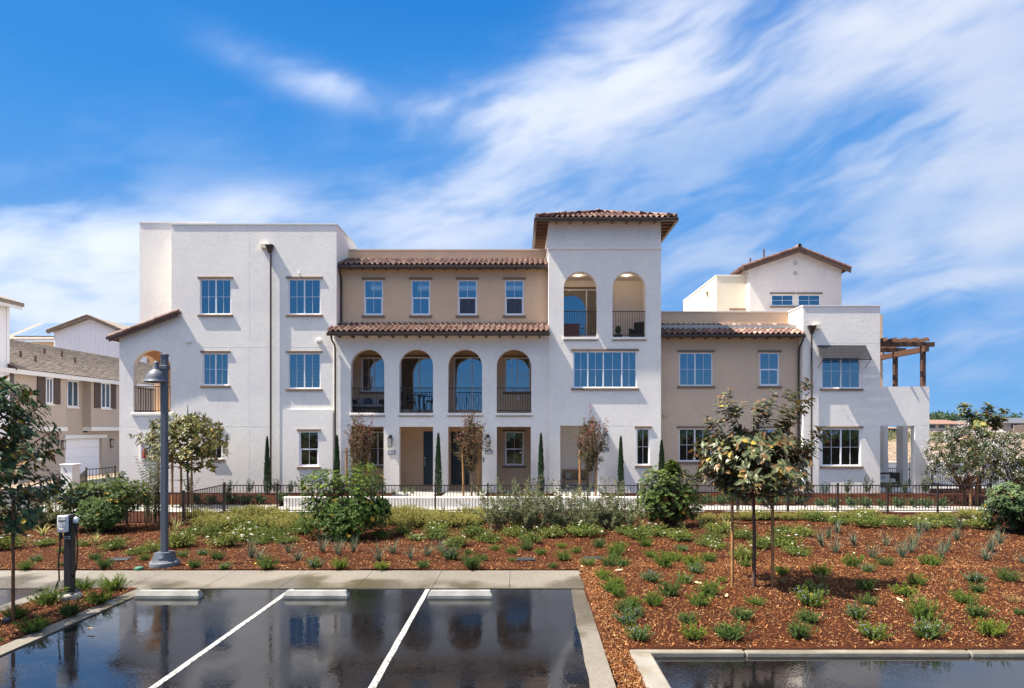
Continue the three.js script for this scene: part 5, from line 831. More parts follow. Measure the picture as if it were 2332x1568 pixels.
function bedPlants(name, kindOf, spots, ground, widthOf, mat, nouns, category, group, seed) {
  const R = rng(seed), list = spots.map((s) => { const d = groundD(s[1], .05); return { s, d, x: wx(s[0], d) }; });
  // rows by distance, so that each label can say which one
  const sorted = [...list].sort((a, b) => a.d - b.d), per = 14; sorted.forEach((o, i) => { o.row = Math.floor(i / per); });
  const rows = Math.ceil(list.length / per); for (let r = 0; r < rows; r++) sorted.filter((o) => o.row === r).sort((a, b) => a.s[0] / a.d * 0 + a.s[0] - b.s[0]).forEach((o, i) => { o.col = i; });
  for (const o of list) {
    const [kind, adj] = kindOf(o.s), shapes = kinds[kind], [fg, bg] = shapes[Math.floor(R() * shapes.length)], w = widthOf(o), k = w / .62 * lerp(.86, 1.16, R());
    const label = `${adj} ${nouns}, ${ordinals[o.col]} from left in ${o.row === 0 ? 'nearest row' : `${ordinals[o.row]} row back`}`;
    const t = thing(name, label, category, [o.x, ground(o.x, o.d), -o.d], R() * 6.28, group);
    part('foliage', fg, mat, t); if (bg) part('blossoms', bg, bloomMat, t);
    t.scale.set(k, k * lerp(.85, 1.2, R()) * (kind === 'rose' ? .66 : kind === 'heath' ? .78 : kind.startsWith('rosemary') ? .9 : 1), k);
  }
}
const onBed = (x, d) => (d < 13.1 && x < -7 ? .015 : bedH(x, d)) - .01;
ROSEMARY.push([1372, 1312, 40], [1392, 1345, 46], [1438, 1382, 46], [1402, 1262, 36], [1425, 1418, 50, 1], [1385, 1290, 36]);
bedPlants('rosemary_bush', (s) => s[3] === 1 ? ['rosemaryBloom', 'pale blue flowering'] : s[3] === 2 ? ['rosemaryDry', 'dry brown'] : ['rosemary', 'green'], ROSEMARY, onBed, (o) => o.s[2] * o.d / F * (o.x < -7 && o.d < 13.1 ? 1.0 : 1.04), softLeaf, 'rosemary bush in mulch', 'shrub', 'rosemary bushes in the mulch beds', 101);
bedPlants('rose_bush', () => ['rose', 'low white-flecked'], ROSES, onBed, (o) => o.s[2] * o.d / F * 1.22, softLeaf, 'ground-cover rose in mulch', 'shrub', 'ground-cover roses in the mulch bed', 102);
bedPlants('red_yucca', () => ['yucca', 'grey-green spiky'], REDYUCCA, onBed, () => .62, softLeaf, 'thin-bladed tuft in mulch', 'plant', 'spiky tufts in the mulch bed', 103);
bedPlants('flax_tuft', () => ['flax', 'yellow-striped'], FLAX, onBed, () => .66, softLeaf, 'strappy tuft behind the roses', 'plant', 'striped tufts at the back of the bed', 104);
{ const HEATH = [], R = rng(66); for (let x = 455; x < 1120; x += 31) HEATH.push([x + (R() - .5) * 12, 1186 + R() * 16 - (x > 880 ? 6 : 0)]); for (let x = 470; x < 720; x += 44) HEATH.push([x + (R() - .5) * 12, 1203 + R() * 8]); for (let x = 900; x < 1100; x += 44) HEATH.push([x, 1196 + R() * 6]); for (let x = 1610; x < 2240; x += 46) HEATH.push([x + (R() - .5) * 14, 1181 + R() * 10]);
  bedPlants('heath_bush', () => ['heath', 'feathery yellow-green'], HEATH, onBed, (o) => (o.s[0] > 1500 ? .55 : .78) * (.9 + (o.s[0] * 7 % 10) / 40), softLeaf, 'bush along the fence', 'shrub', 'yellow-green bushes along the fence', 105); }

// --- shrubs and trees
function stemsTo(tips, root, r, R, mat, parent, name = 'branch') { const gs = []; for (const t of tips) { const m = root.clone().lerp(t, .5).add(V((R() - .5) * .1, .05, (R() - .5) * .1)); gs.push(tube([root, m, t], r, r * .35, 5)); } if (gs.length) part(name, gs, mat, parent); }
function bigShrub(label, px, py, w, h, seed, o = {}) {       // leafy shrub of whorled long leaves
  const d = o.d || groundD(py, .05), R = rng(seed), t = thing('leafy_shrub', label, 'shrub', [wx(px, d), o.y ?? bedH(wx(px, d), d) - .02, -d]), L = new Leaves();
  const lobes = o.lobes || [[0, .55, 0, 1], [-.28, .6, .1, .7], [.28, .62, -.05, .75], [.1, .35, .25, .7], [-.2, .3, -.1, .7]], tips = [], N = o.n || 430, cols = o.cols || [[.065, .14, .022], [.10, .20, .03], [.045, .10, .022]];
  for (let i = 0; i < N; i++) {
    const b = lobes[i % lobes.length], v = dirOf(R() * 6.283, Math.asin(R() * 2 - 1)), rr = Math.pow(R(), .33) * (.86 + .22 * fbm(v.x * 2.2 + seed, v.y * 2.2 + v.z * 3, 3)), p = V((b[0] + v.x * .37 * b[3] * rr) * w, Math.max(.08, (b[1] + v.y * .40 * b[3] * rr) * h), (b[2] + v.z * .37 * b[3] * rr) * w);
    const out = p.clone().sub(V(0, h * .35, 0)).normalize().addScaledVector(V(0, 1, 0), .55).normalize(); if (i % 14 === 0) tips.push(p);
    const young = p.y > h * .7 && R() < .5, yellow = R() < (o.yellow ?? .02), m = 7 + Math.floor(R() * 4);
    for (let j = 0; j < m; j++) { const s = perp(out, R), dd = out.clone().multiplyScalar(.55).addScaledVector(s, .9).normalize(); L.leaf(p.clone().addScaledVector(out, R() * .05), dd, out, lerp(.085, .14, R()) * (o.leaf || 1), lerp(.032, .046, R()) * (o.leaf || 1) * (o.wide || 1), .18, .25, jit(yellow ? [.38, .26, .03] : young ? cols[1] : cols[R() < .6 ? 0 : 2], R, .3)); }
  }
  part('foliage', L.geo(), o.mat || midLeaf, t); const g = []; for (const tp of tips) g.push(tube([V((R() - .5) * .12, 0, (R() - .5) * .12), tp.clone().multiply(V(.45, .5, .45)), tp], .022, .006, 5)); part('stems', g, bark, t); return t;
}
bigShrub('large round bright green shrub in front of the white low wall', 785, 1222, 2.45, 2.05, 201, { n: 2300, leaf: .78, cols: [[.07, .125, .011], [.14, .205, .017], [.042, .084, .01]], lobes: [[0, .5, 0, 1.15], [-.24, .70, .05, .72], [.20, .74, -.05, .78], [.33, .36, .1, .62], [-.26, .33, .1, .75], [.05, .28, .25, .8], [.42, .42, 0, .3]] });
bigShrub('large dense green shrub right of the grey feathery bushes', 1522, 1200, 2.15, 2.15, 202, { n: 1800, leaf: .8, cols: [[.08, .125, .018], [.13, .175, .026], [.058, .092, .015]], lobes: [[0, .45, 0, 1.1], [-.18, .62, .05, .7], [.2, .58, -.05, .75], [.06, .86, 0, .30], [.28, .34, .1, .6], [-.26, .34, .1, .65]], yellow: .03 });
bigShrub('broad dark green shrub behind the charging pedestal', 240, 1207, 2.35, 1.75, 203, { n: 1900, leaf: .8, cols: [[.07, .115, .016], [.135, .165, .024], [.048, .082, .013]], yellow: .03 });
bigShrub('broad green shrub at the right edge of the mulch bed', 2330, 1214, 2.2, 1.7, 204, { n: 1100, leaf: .9, cols: [[.07, .115, .04], [.11, .16, .05], [.05, .085, .03]] });
bigShrub('small shrub poking up between the charger and the garage drive', 259, 1110, .9, 1.5, 205, { d: 26, y: .1, n: 200, cols: [[.09, .125, .05], [.13, .16, .06], [.06, .09, .035]] });
function airyShrub(label, px, py, w, h, seed, o = {}) {      // grey-green wands with paired narrow leaves
  const d = o.d || groundD(py, .06), R = rng(seed), t = thing('airy_shrub', label, 'shrub', [wx(px, d), o.y ?? bedH(wx(px, d), d) - .02, -d], 0, o.group || 'grey-green airy shrubs'), L = new Leaves(), Sp = new Leaves(), g = [];
  for (let s = 0; s < (o.n || 64); s++) {
    const a = R() * 6.283, lean = Math.pow(R(), .7), len = h * lerp(.35, 1.08, R()); let p = V((R() - .5) * .6 * w, 0, (R() - .5) * .4 * w); const n = 22, pts = [p.clone()];
    for (let i = 0; i < n; i++) {
      const e = Math.PI / 2 - lean * w / h * (.5 + i / n * .55); p = p.clone().addScaledVector(dirOf(a + Math.sin(i * .4 + s) * .1, e), len / n); pts.push(p.clone()); if (i < 3) continue;
      const d1 = dirOf(a, e); for (let j = 0; j < (o.dense || 5); j++) { const s2 = perp(d1, R), dd = s2.clone().multiplyScalar(.9).addScaledVector(d1, .5).normalize(); L.blade(p, dd, lerp(.06, .12, R()), lerp(.02, .032, R()), perp(dd, R), jit(R() < .12 ? [.24, .22, .08] : o.col || [.135, .16, .075], R, .3)); }
    }
    g.push(tube([pts[0], pts[7], pts[14], pts[22]], .008, .003, 4)); if (R() < (o.spike ?? .35)) { const d1 = dirOf(a, 1.1); for (let j = 0; j < 22; j++) { const o2 = perp(d1, R); Sp.needle(p.clone().addScaledVector(d1, j * .006), o2, .02, .012, d1, jit([.10, .045, .075], R, .4)); } }
  }
  part('foliage', L.geo(), softLeaf, t); part('stems', g, greyBark, t); if (Sp.p.length) part('flower_spikes', Sp.geo(), softLeaf, t); return t;
}
airyShrub('tall grey-green airy shrub with dark flower spikes, leftmost beside the white wall', 1155, 1207, 1.95, 1.6, 211, { n: 70 });
airyShrub('tall grey-green airy shrub, second from the left of the row before the white wall', 1235, 1210, 2.10, 1.75, 212, { n: 70 });
airyShrub('grey-green airy shrub, third from the left of the row before the white wall', 1315, 1207, 2.10, 1.6, 213, { n: 70 });
airyShrub('grey-green airy shrub next to the dense green shrub', 1395, 1205, 1.95, 1.55, 214, { n: 70 });
airyShrub('slender pale willowy shrub left of the lamp post', 348, 1195, .75, 3.0, 215, { n: 30, spike: 0, col: [.17, .19, .10] });
airyShrub('low grey-green airy shrub at the fence behind the leftmost stake', 60, 1206, 1.5, 1.15, 216, { n: 50, col: [.14, .16, .065] });
airyShrub('grey-green airy shrub between the leftmost stake and the charger', 125, 1200, 1.1, 1.0, 217, { n: 30, col: [.14, .16, .065] });

function stakes(t, spots, r, mat, ties) {                    // round tree stakes tied to the trunk
  const posts = spots.map(([x, z, h, lean = 0]) => { const s = part('stake', tube([V(x, -.1, z), V(x + lean * .5, h / 2, z), V(x + lean, h, z)], r, r * .95, 9), mat, t); return [x, z, lean, h]; });
  for (const y of ties) { const g = posts.map(([x, z, lean, h]) => tube([V(x + lean * y / h, y, z), V(x * .5, y - .03, z * .5 + .02), V(0, y - .01, 0)], .009, .009, 5)); part('tie', g, strapMat, t); }
}
function magnolia(label, pos, o) {
  const R = rng(o.seed), t = thing('magnolia_tree', label, 'tree', pos, 0, 'young magnolia trees'), L = new Leaves(), tr = [], crownY = o.clear, tips = [];
  tr.push(tube([V(0, -.05, 0), V(.01, crownY * .5, 0), V(-.01, crownY, .01), V(o.topx * .5 || 0, lerp(crownY, o.h, .5), 0), V(o.topx || 0, o.h * .93, 0)], o.r, o.r * .3, 9));
  part('trunk', tr, o.bark || bark, t);
  const limbs = [];
  for (let i = 0; i < o.limbs; i++) {
    const f = (i + .5) / o.limbs, y0 = lerp(crownY * .92, o.h * .8, f * .9), a = i * 2.4 + R() * .6, reach = o.w / 2 * o.prof(f) * lerp(.75, 1.1, R()), e = lerp(.35, .9, f) + (R() - .5) * .3, p0 = V((o.topx || 0) * clamp((y0 - crownY) / (o.h - crownY)) * .9, y0, 0), p2 = p0.clone().add(V(Math.cos(a) * reach, Math.sin(e) * reach * 1.05 * (o.lift ?? 1), Math.sin(a) * reach)), p1 = p0.clone().lerp(p2, .5).add(V(0, -.06 * reach, 0));
    p2.y = Math.min(p2.y, o.h * 1.0); limbs.push(tube([p0, p1, p2], o.r * .42, .008, 6)); const nt = o.tips; for (let k = 0; k < nt; k++) { const u = lerp(.25, 1, (k + 1) / nt), q = p0.clone().lerp(p1, Math.min(1, u * 2)).lerp(p2, Math.max(0, u * 2 - 1)).add(V((R() - .5), (R() - .4) * .8, (R() - .5)).multiplyScalar(o.w * .16 * (k < nt - 1 ? 1 : .4))); tips.push([q, V(Math.cos(a), .8, Math.sin(a)).normalize()]); }
  }
  for (const e of o.extra || []) { const p2 = V(...e), p0 = V((o.topx || 0) * .4, Math.max(crownY, p2.y - Math.hypot(p2.x, p2.z) * 1.1 - .3), 0); limbs.push(tube([p0, p0.clone().lerp(p2, .5).add(V(0, -.05, 0)), p2], o.r * .36, .007, 6)); for (let k = 0; k < 11; k++) tips.push([p0.clone().lerp(p2, .5 + k * .05).add(V((R() - .5) * .38, (R() - .5) * .34, (R() - .5) * .38)), p2.clone().sub(p0).normalize().add(V(0, .6, 0)).normalize()]); }
  part('limbs', limbs, o.bark || bark, t);
  for (const [q, out] of tips) {
    const m = 11 + Math.floor(R() * 6); for (let j = 0; j < m; j++) { const s = perp(out, R), dd = out.clone().multiplyScalar(lerp(.2, .75, R())).addScaledVector(s, .9).addScaledVector(V(0, -1, 0), R() * .35).normalize(), c = R(), k = c < o.rust ? [.20, .105, .035] : c < o.rust + .03 ? [.42, .28, .04] : o.cols[Math.floor(R() * o.cols.length)]; L.leaf(q.clone().addScaledVector(out, (R() - .55) * .24), dd, out, lerp(.7, 1.1, R()) * o.leaf, lerp(.36, .48, R()) * o.leaf, .16, .3, jit(k, R, .25)); }
  }
  part('crown', L.geo(), glossLeaf, t);
  if (o.blooms) for (const b of o.blooms) { const F2 = new Leaves(); for (let j = 0; j < 9; j++) { const a = j / 9 * 6.283, dd = dirOf(a, .8 + (j % 3) * .2); F2.leaf(V(...b), dd, V(0, 1, 0), .10, .075, .25, -.3, [.82, .80, .62]); } part('blossom', F2.geo(), bloomMat, t); }
  return t;
}
const dkG = [[.035, .075, .025], [.05, .10, .03], [.028, .06, .025], [.075, .11, .03]], olv = [[.16, .15, .025], [.115, .12, .022], [.20, .175, .034], [.08, .092, .02]], grn = [[.12, .135, .055], [.16, .17, .08], [.09, .11, .038], [.065, .08, .028]];
{ const d = 10.8, x = wx(-22, d), t = magnolia('dark glossy magnolia tree with cream blossoms at the left edge', [x, .0, -d], { seed: 301, h: 4.85, w: 2.75, clear: 1.5, r: .035, limbs: 34, tips: 6, leaf: .17, rust: .10, cols: dkG, prof: (f) => lerp(1.0, .35, f) * (f < .12 ? .85 : 1), lift: .9, blooms: [[.38, 3.42, .35], [.98, 2.62, .25], [.2, 2.9, .5]] }); stakes(t, [[wx(29, d) - x, .0, 1.95], [-.42, 0, 1.9]], .026, darkStake, [1.45]); }
{ const d = 13.0, x = wx(1717, d), t = magnolia('staked magnolia tree with grey-green and rusty leaves in the right mulch bed', [x, bedH(x, d), -d], { seed: 302, h: 3.68, w: 2.4, clear: 1.95, r: .042, limbs: 36, tips: 6, leaf: .185, rust: .27, cols: grn, prof: (f) => Math.sin(Math.PI * clamp(.25 + f * .7)), lift: .55, extra: [[1.05, 3.85, .1], [1.25, 3.0, .2], [-.62, 3.75, .1], [.95, 3.55, -.2], [.15, 3.6, .2], [-.75, 3.3, 0], [1.0, 2.8, .1], [-.8, 2.6, .2], [.7, 2.4, .3], [-.6, 2.3, .2], [-.3, 2.9, .4]], bark }); stakes(t, [[wx(1668, d) - x, 0, 2.6], [wx(1760, d) - x, 0, 2.6]], .03, stakeWood, [1.28, 2.28]); }
{ const d = 26.2, x = wx(427, d), t = magnolia('round olive-green magnolia tree behind the lamp post', [x, .1, -d], { seed: 303, h: 4.3, w: 3.5, clear: 1.55, r: .05, limbs: 42, tips: 6, leaf: .19, rust: .06, cols: olv, prof: (f) => Math.sin(Math.PI * clamp(.30 + f * .62)), lift: .6, extra: [[-1.9, 2.9, .2], [-1.5, 3.2, 0], [1.15, 2.5, .2], [-1.7, 2.4, .3]] }); stakes(t, [[wx(401, d) - x, .3, 2.35], [wx(409, d) - x, -.1, 2.3], [wx(436, d) - x, 0, 2.1], [wx(360, d) - x, 0, 2.1]], .042, stakeWood, [1.05, 1.75]); }
{ const d = 29, x = wx(2232, d); magnolia('rusty-leaved magnolia top rising behind the white-flowered trees', [x, 0, -d], { seed: 304, h: 3.95, w: 2.0, clear: 1.6, r: .05, limbs: 16, tips: 4, leaf: .30, rust: .28, cols: [[.10, .14, .03], [.16, .17, .04]], prof: (f) => lerp(.9, .6, f), lift: .9, extra: [[-.7, 4.15, 0], [.35, 4.0, .2], [.9, 3.8, 0]] }); }
function myrtle(label, px, py, top2, wpx, d, seed) {
  const red = seed === 403 ? [.11, .06, .035] : [.145, .052, .034], dk = seed === 403 ? [.075, .072, .028] : [.085, .062, .026];
  const R = rng(seed), x = wx(px, d), y0 = terrH - .02, h = wy(top2, d) - y0, clear = wy(1072, d) - y0, w = wpx * d / F, t = thing('crape_myrtle', label, 'tree', [x, y0, -d], 0, 'young crape myrtles at the terrace'), L = new Leaves(), g = [];
  part('trunk', tube([V(0, -.05, 0), V(.02, clear * .5, 0), V(0, clear, 0)], .035, .028, 8), greyBark, t);
  for (let s = 0; s < 26; s++) { const a = R() * 6.283, lean = Math.pow(R(), .6) * .42, len = (h - clear) * lerp(.5, 1.0, R()) * (1 - lean * .6) / Math.cos(lean * .5); let p = V(0, clear - .05, 0); const pts = [p.clone()], n = 14; for (let i = 0; i < n; i++) { const e = Math.PI / 2 - lean * (1.5 - i / n * 1.1); p = p.clone().addScaledVector(dirOf(a + Math.sin(i + s) * .25, e), len / n); const rr = Math.hypot(p.x, p.z); if (rr > w * .52) { p.x *= w * .52 / rr; p.z *= w * .52 / rr; } pts.push(p.clone()); const kk = i > 11 ? [.19, .045, .035] : i > 6 ? [.125, .06, .03] : [.085, .068, .025]; for (let j = 0; j < 7; j++) { const dd = dirOf(R() * 6.28, R() * 1.6 - .5), q = p.clone().addScaledVector(dirOf(R() * 6.28, R() * 3 - 1.5), R() * .16); L.blade(q, dd, lerp(.06, .095, R()), lerp(.036, .05, R()), perp(dd, R), jit(R() < .15 ? [.15, .11, .03] : kk, R, .35)); } } g.push(tube([pts[0], pts[5], pts[10], pts[14]], .014, .004, 5)); }
  for (let i = 0; i < 150; i++) { const v = dirOf(R() * 6.283, Math.asin(R() * 2 - 1)), rr = Math.pow(R(), .4) * (.8 + .35 * noise2(v.x * 3 + seed, v.y * 3 + v.z * 2)), c = V(v.x * w * .44 * rr * (1.1 - .45 * Math.max(0, v.y)), clear + (h - clear) * (.40 + v.y * .42 * rr), v.z * w * .44 * rr * (1.1 - .45 * Math.max(0, v.y))), hi = (c.y - clear) / (h - clear); for (let j = 0; j < 18; j++) { const dd = dirOf(R() * 6.28, R() * 1.6 - .5), q = c.clone().addScaledVector(dirOf(R() * 6.28, R() * 3 - 1.5), R() * .13); L.blade(q, dd, lerp(.06, .09, R()), lerp(.034, .046, R()), perp(dd, R), jit(R() < .2 ? [.14, .10, .03] : R() < hi * .5 ? red : dk, R, .35)); } }
  part('branches', g, greyBark, t); part('crown', L.geo(), midLeaf, t); return t;
}
{ let t = myrtle('reddish young crape myrtle before the leftmost arch', 819, 1110, 916, 84, 27.2, 401); stakes(t, [[wx(790, 27.2) - t.position.x, .1, 2.05], [wx(838, 27.2) - t.position.x, -.05, 2.0, -.05]], .045, stakeWood, [1.75, 1.1]);
  t = myrtle('reddish young crape myrtle between the two front doors', 1073, 1110, 912, 84, 27.2, 402); stakes(t, [[wx(1056, 27.2) - t.position.x, .1, 2.25, -.04], [wx(1089, 27.2) - t.position.x, 0, 2.25]], .045, stakeWood, [1.6, 1.0]);
  t = myrtle('dark young crape myrtle before the right-hand porch', 1343, 1110, 918, 78, 27.2, 403); stakes(t, [[wx(1320, 27.2) - t.position.x, .1, 1.95], [wx(1356, 27.2) - t.position.x, 0, 2.1, .08]], .045, stakeWood, [1.75, .95]); }
{ // Italian cypresses, slim columns of upright sprays
  const shapes = [421, 422, 423].map((seed) => { const R = rng(seed), L = new Leaves(); for (let i = 0; i < 5200; i++) { const u = Math.pow(R(), .8), a = R() * 6.283, prof = (u < .12 ? lerp(.7, 1, u / .12) : 1) * Math.pow(1 - u, .55) * (.85 + .3 * noise2(a * 2, u * 14)), r = .165 * prof * Math.pow(R(), .35), p = V(Math.cos(a) * r, u * 2.3, Math.sin(a) * r), dd = V(Math.cos(a) * .35, 1, Math.sin(a) * .35).add(V(R() - .5, 0, R() - .5).multiplyScalar(.5)).normalize(); L.needle(p, dd, lerp(.04, .10, R()), .018, perp(dd, R), jit([.028, .068, .024], R, .4)); } return L.geo(); });
  [[608, 993, 'cypress column beside the left downspout'], [767, 990, 'cypress column at the left end of the arcade'], [998, 985, 'cypress column between the open porches'], [1232, 985, 'cypress column left of the right-hand porch'], [1414, 992, 'cypress column right of the house number by the porch'], [1507, 1001, 'cypress column where the tower meets the tan wall']].forEach(([px, py, lab], i) => { const d = 28.35, h = wy(py, d) - terrH, t = thing('cypress_tree', 'slim dark green ' + lab, 'tree', [wx(px, d), terrH - .02, -d], i * 1.3, 'slim cypresses along the front'); part('trunk', tube([V(0, -.05, 0), V(0, h * .8 / (h / 2.3), 0)], .03, .01, 6), bark, t); part('crown', shapes[i % 3], softLeaf, t); t.scale.set(.95 + (i % 3) * .08, h / 2.36, .95 + (i % 2) * .1); });
}
function oleander(label, px, d, w, h, clear, seed) {
  const R = rng(seed), t = thing('oleander_tree', label, 'tree', [wx(px, d), -.02, -d], 0, 'white-flowered trees by the street'), L = new Leaves(), Bm = new Leaves(), g = [];
  for (let s = 0; s < 420; s++) {
    const v = dirOf(R() * 6.283, Math.asin(lerp(-.55, 1, R()))), rr = Math.pow(R(), .4), p = V(v.x * w / 2 * rr, clear + (h - clear) * (.42 + v.y * .56 * rr), v.z * w / 2 * rr), out = v.clone().add(V(0, .4, 0)).normalize(); if (s % 6 === 0) g.push(tube([V(0, clear * .9, 0), p.clone().lerp(V(0, clear, 0), .5).add(V(0, -.1, 0)), p], .02, .005, 5));
    for (let j = 0; j < 20; j++) { const dd = out.clone().multiplyScalar(.7).addScaledVector(perp(out, R), .9).normalize(); L.blade(p.clone().addScaledVector(out, (R() - .6) * .15), dd, lerp(.12, .19, R()), .03, perp(dd, R), jit(R() < .06 ? [.35, .22, .06] : [.06, .085, .03], R, .35)); }
    if (rr > .62 && R() < .7) for (let j = 0; j < 12; j++) { const q = p.clone().addScaledVector(out, .1 + R() * .05).add(V(R() - .5, R() - .5, R() - .5).multiplyScalar(.2)), dd = dirOf(R() * 6.28, R() * 2.4 - .9); Bm.blade(q, dd, .05, .038, perp(dd, R), jit([.62, .56, .56], R, .12)); }
  }
  part('trunk', tube([V(0, -.1, 0), V(.02, clear * .5, 0), V(0, clear * 1.1, 0)], .06, .045, 8), bark, t); part('branches', g, bark, t); part('crown', L.geo(), midLeaf, t); part('blossoms', Bm.geo(), bloomMat, t); return t;
}
{ const t = oleander('white-flowered standard tree at the right end of the building', 2195, 26.8, 2.95, 3.35, .75, 431); stakes(t, [[.15, .2, 1.35], [.55, 0, 1.3]], .05, stakeWood, [.9]); oleander('white-flowered standard tree half outside the right edge', 2318, 26.3, 2.6, 3.0, .75, 432); }
// young shrubs in the beds at the building's foot
{
  const mk = (seed, w, h, n, cols, grassy) => { const R = rng(seed), L = new Leaves(); if (grassy) return bladesShape(seed, cols, 50, h * .6, h, .014)[0]; for (let s = 0; s < n; s++) { const a = R() * 6.283, lean = R() * .8, len = h * lerp(.5, 1, R()); let p = V((R() - .5) * .1, 0, (R() - .5) * .1); for (let i = 0; i < 9; i++) { p = p.clone().addScaledVector(dirOf(a, Math.PI / 2 - lean * w), len / 9); if (i > 1) for (let j = 0; j < 4; j++) { const dd = dirOf(R() * 6.28, R() * 1.8 - .5); L.blade(p, dd, lerp(.05, .085, R()), .032, perp(dd, R), jit(cols[Math.floor(R() * cols.length)], R, .3)); } } } return L.geo(); };
  const upright = [501, 502, 503].map((s) => mk(s, .8, .8, 17, [[.05, .085, .035], [.085, .12, .05]])), low = [511, 512].map((s) => mk(s, 1.5, .4, 26, [[.05, .10, .03], [.08, .13, .04]])), grass = [521, 522].map((s) => mk(s, 1, .5, 0, [[.10, .15, .05], [.15, .19, .08]], true));
  const R = rng(88);
  const rowOf = (xs, d, geos, y, name, what, cat, group, sc = 1) => xs.forEach((px, i) => { const x = wx(px, d), m = thing(name, `${what}, ${ordinals[i]} from left`, cat, [x, typeof y === 'function' ? y(x, d) : y, -d], R() * 6.28, group); part('foliage', geos[i % geos.length], midLeaf, m); m.scale.setScalar(sc * lerp(.8, 1.15, R())); });
  rowOf([430, 520, 565, 628, 660, 690], 28.4, upright, terrH - .03, 'young_shrub', 'young upright shrub against the left white wall', 'shrub', 'young shrubs at the left wall');
  rowOf([1640, 1683, 1726, 1768, 1802, 1838, 1880, 1930, 1972, 2026, 2062, 2105], 28.2, upright, terrH - .05, 'young_shrub', 'young upright shrub against the right-hand walls', 'shrub', 'young shrubs at the right walls');
  rowOf([448, 484, 520, 556, 590, 640, 690], 26.9, low, .09, 'low_shrub', 'low leafy plant on the slope left of the white wall', 'shrub', 'low plants on the left slope', 1.2);
  rowOf([1610, 1640, 1668, 1700, 1732, 1764, 1795, 1822], 26.6, low, .1, 'low_shrub', 'low leafy plant below the right tan wall', 'shrub', 'low plants below the right tan wall', 1.25);
  rowOf([1868, 1902, 1938, 1970, 2005, 2044, 2080, 2112, 2146], 25.9, low, .07, 'low_shrub', 'low glossy plant at the edge of the right mulch slope', 'shrub', 'low plants on the right slope', 1.1);
  rowOf([876, 897, 922, 938, 1000, 1100, 1112, 1205, 1262], 28.2, grass, terrH - .01, 'grass_tuft', 'small grassy tuft beside the porch piers', 'plant', 'grassy tufts by the porch piers', .9);
  rowOf([925, 955, 972, 990, 1005, 1018, 1046, 1078, 1100], 26.4, low, terrH - .06, 'low_shrub', 'tiny dark plant along the top of the white wall', 'plant', 'tiny plants on the wall top', .42);
  rowOf([540, 585, 620, 655, 700, 900, 930, 965, 1010, 1045], 24.7, grass, .08, 'grass_tuft', 'dark grassy tuft in front of the white wall', 'plant', 'grassy tufts behind the fence', .62);
}
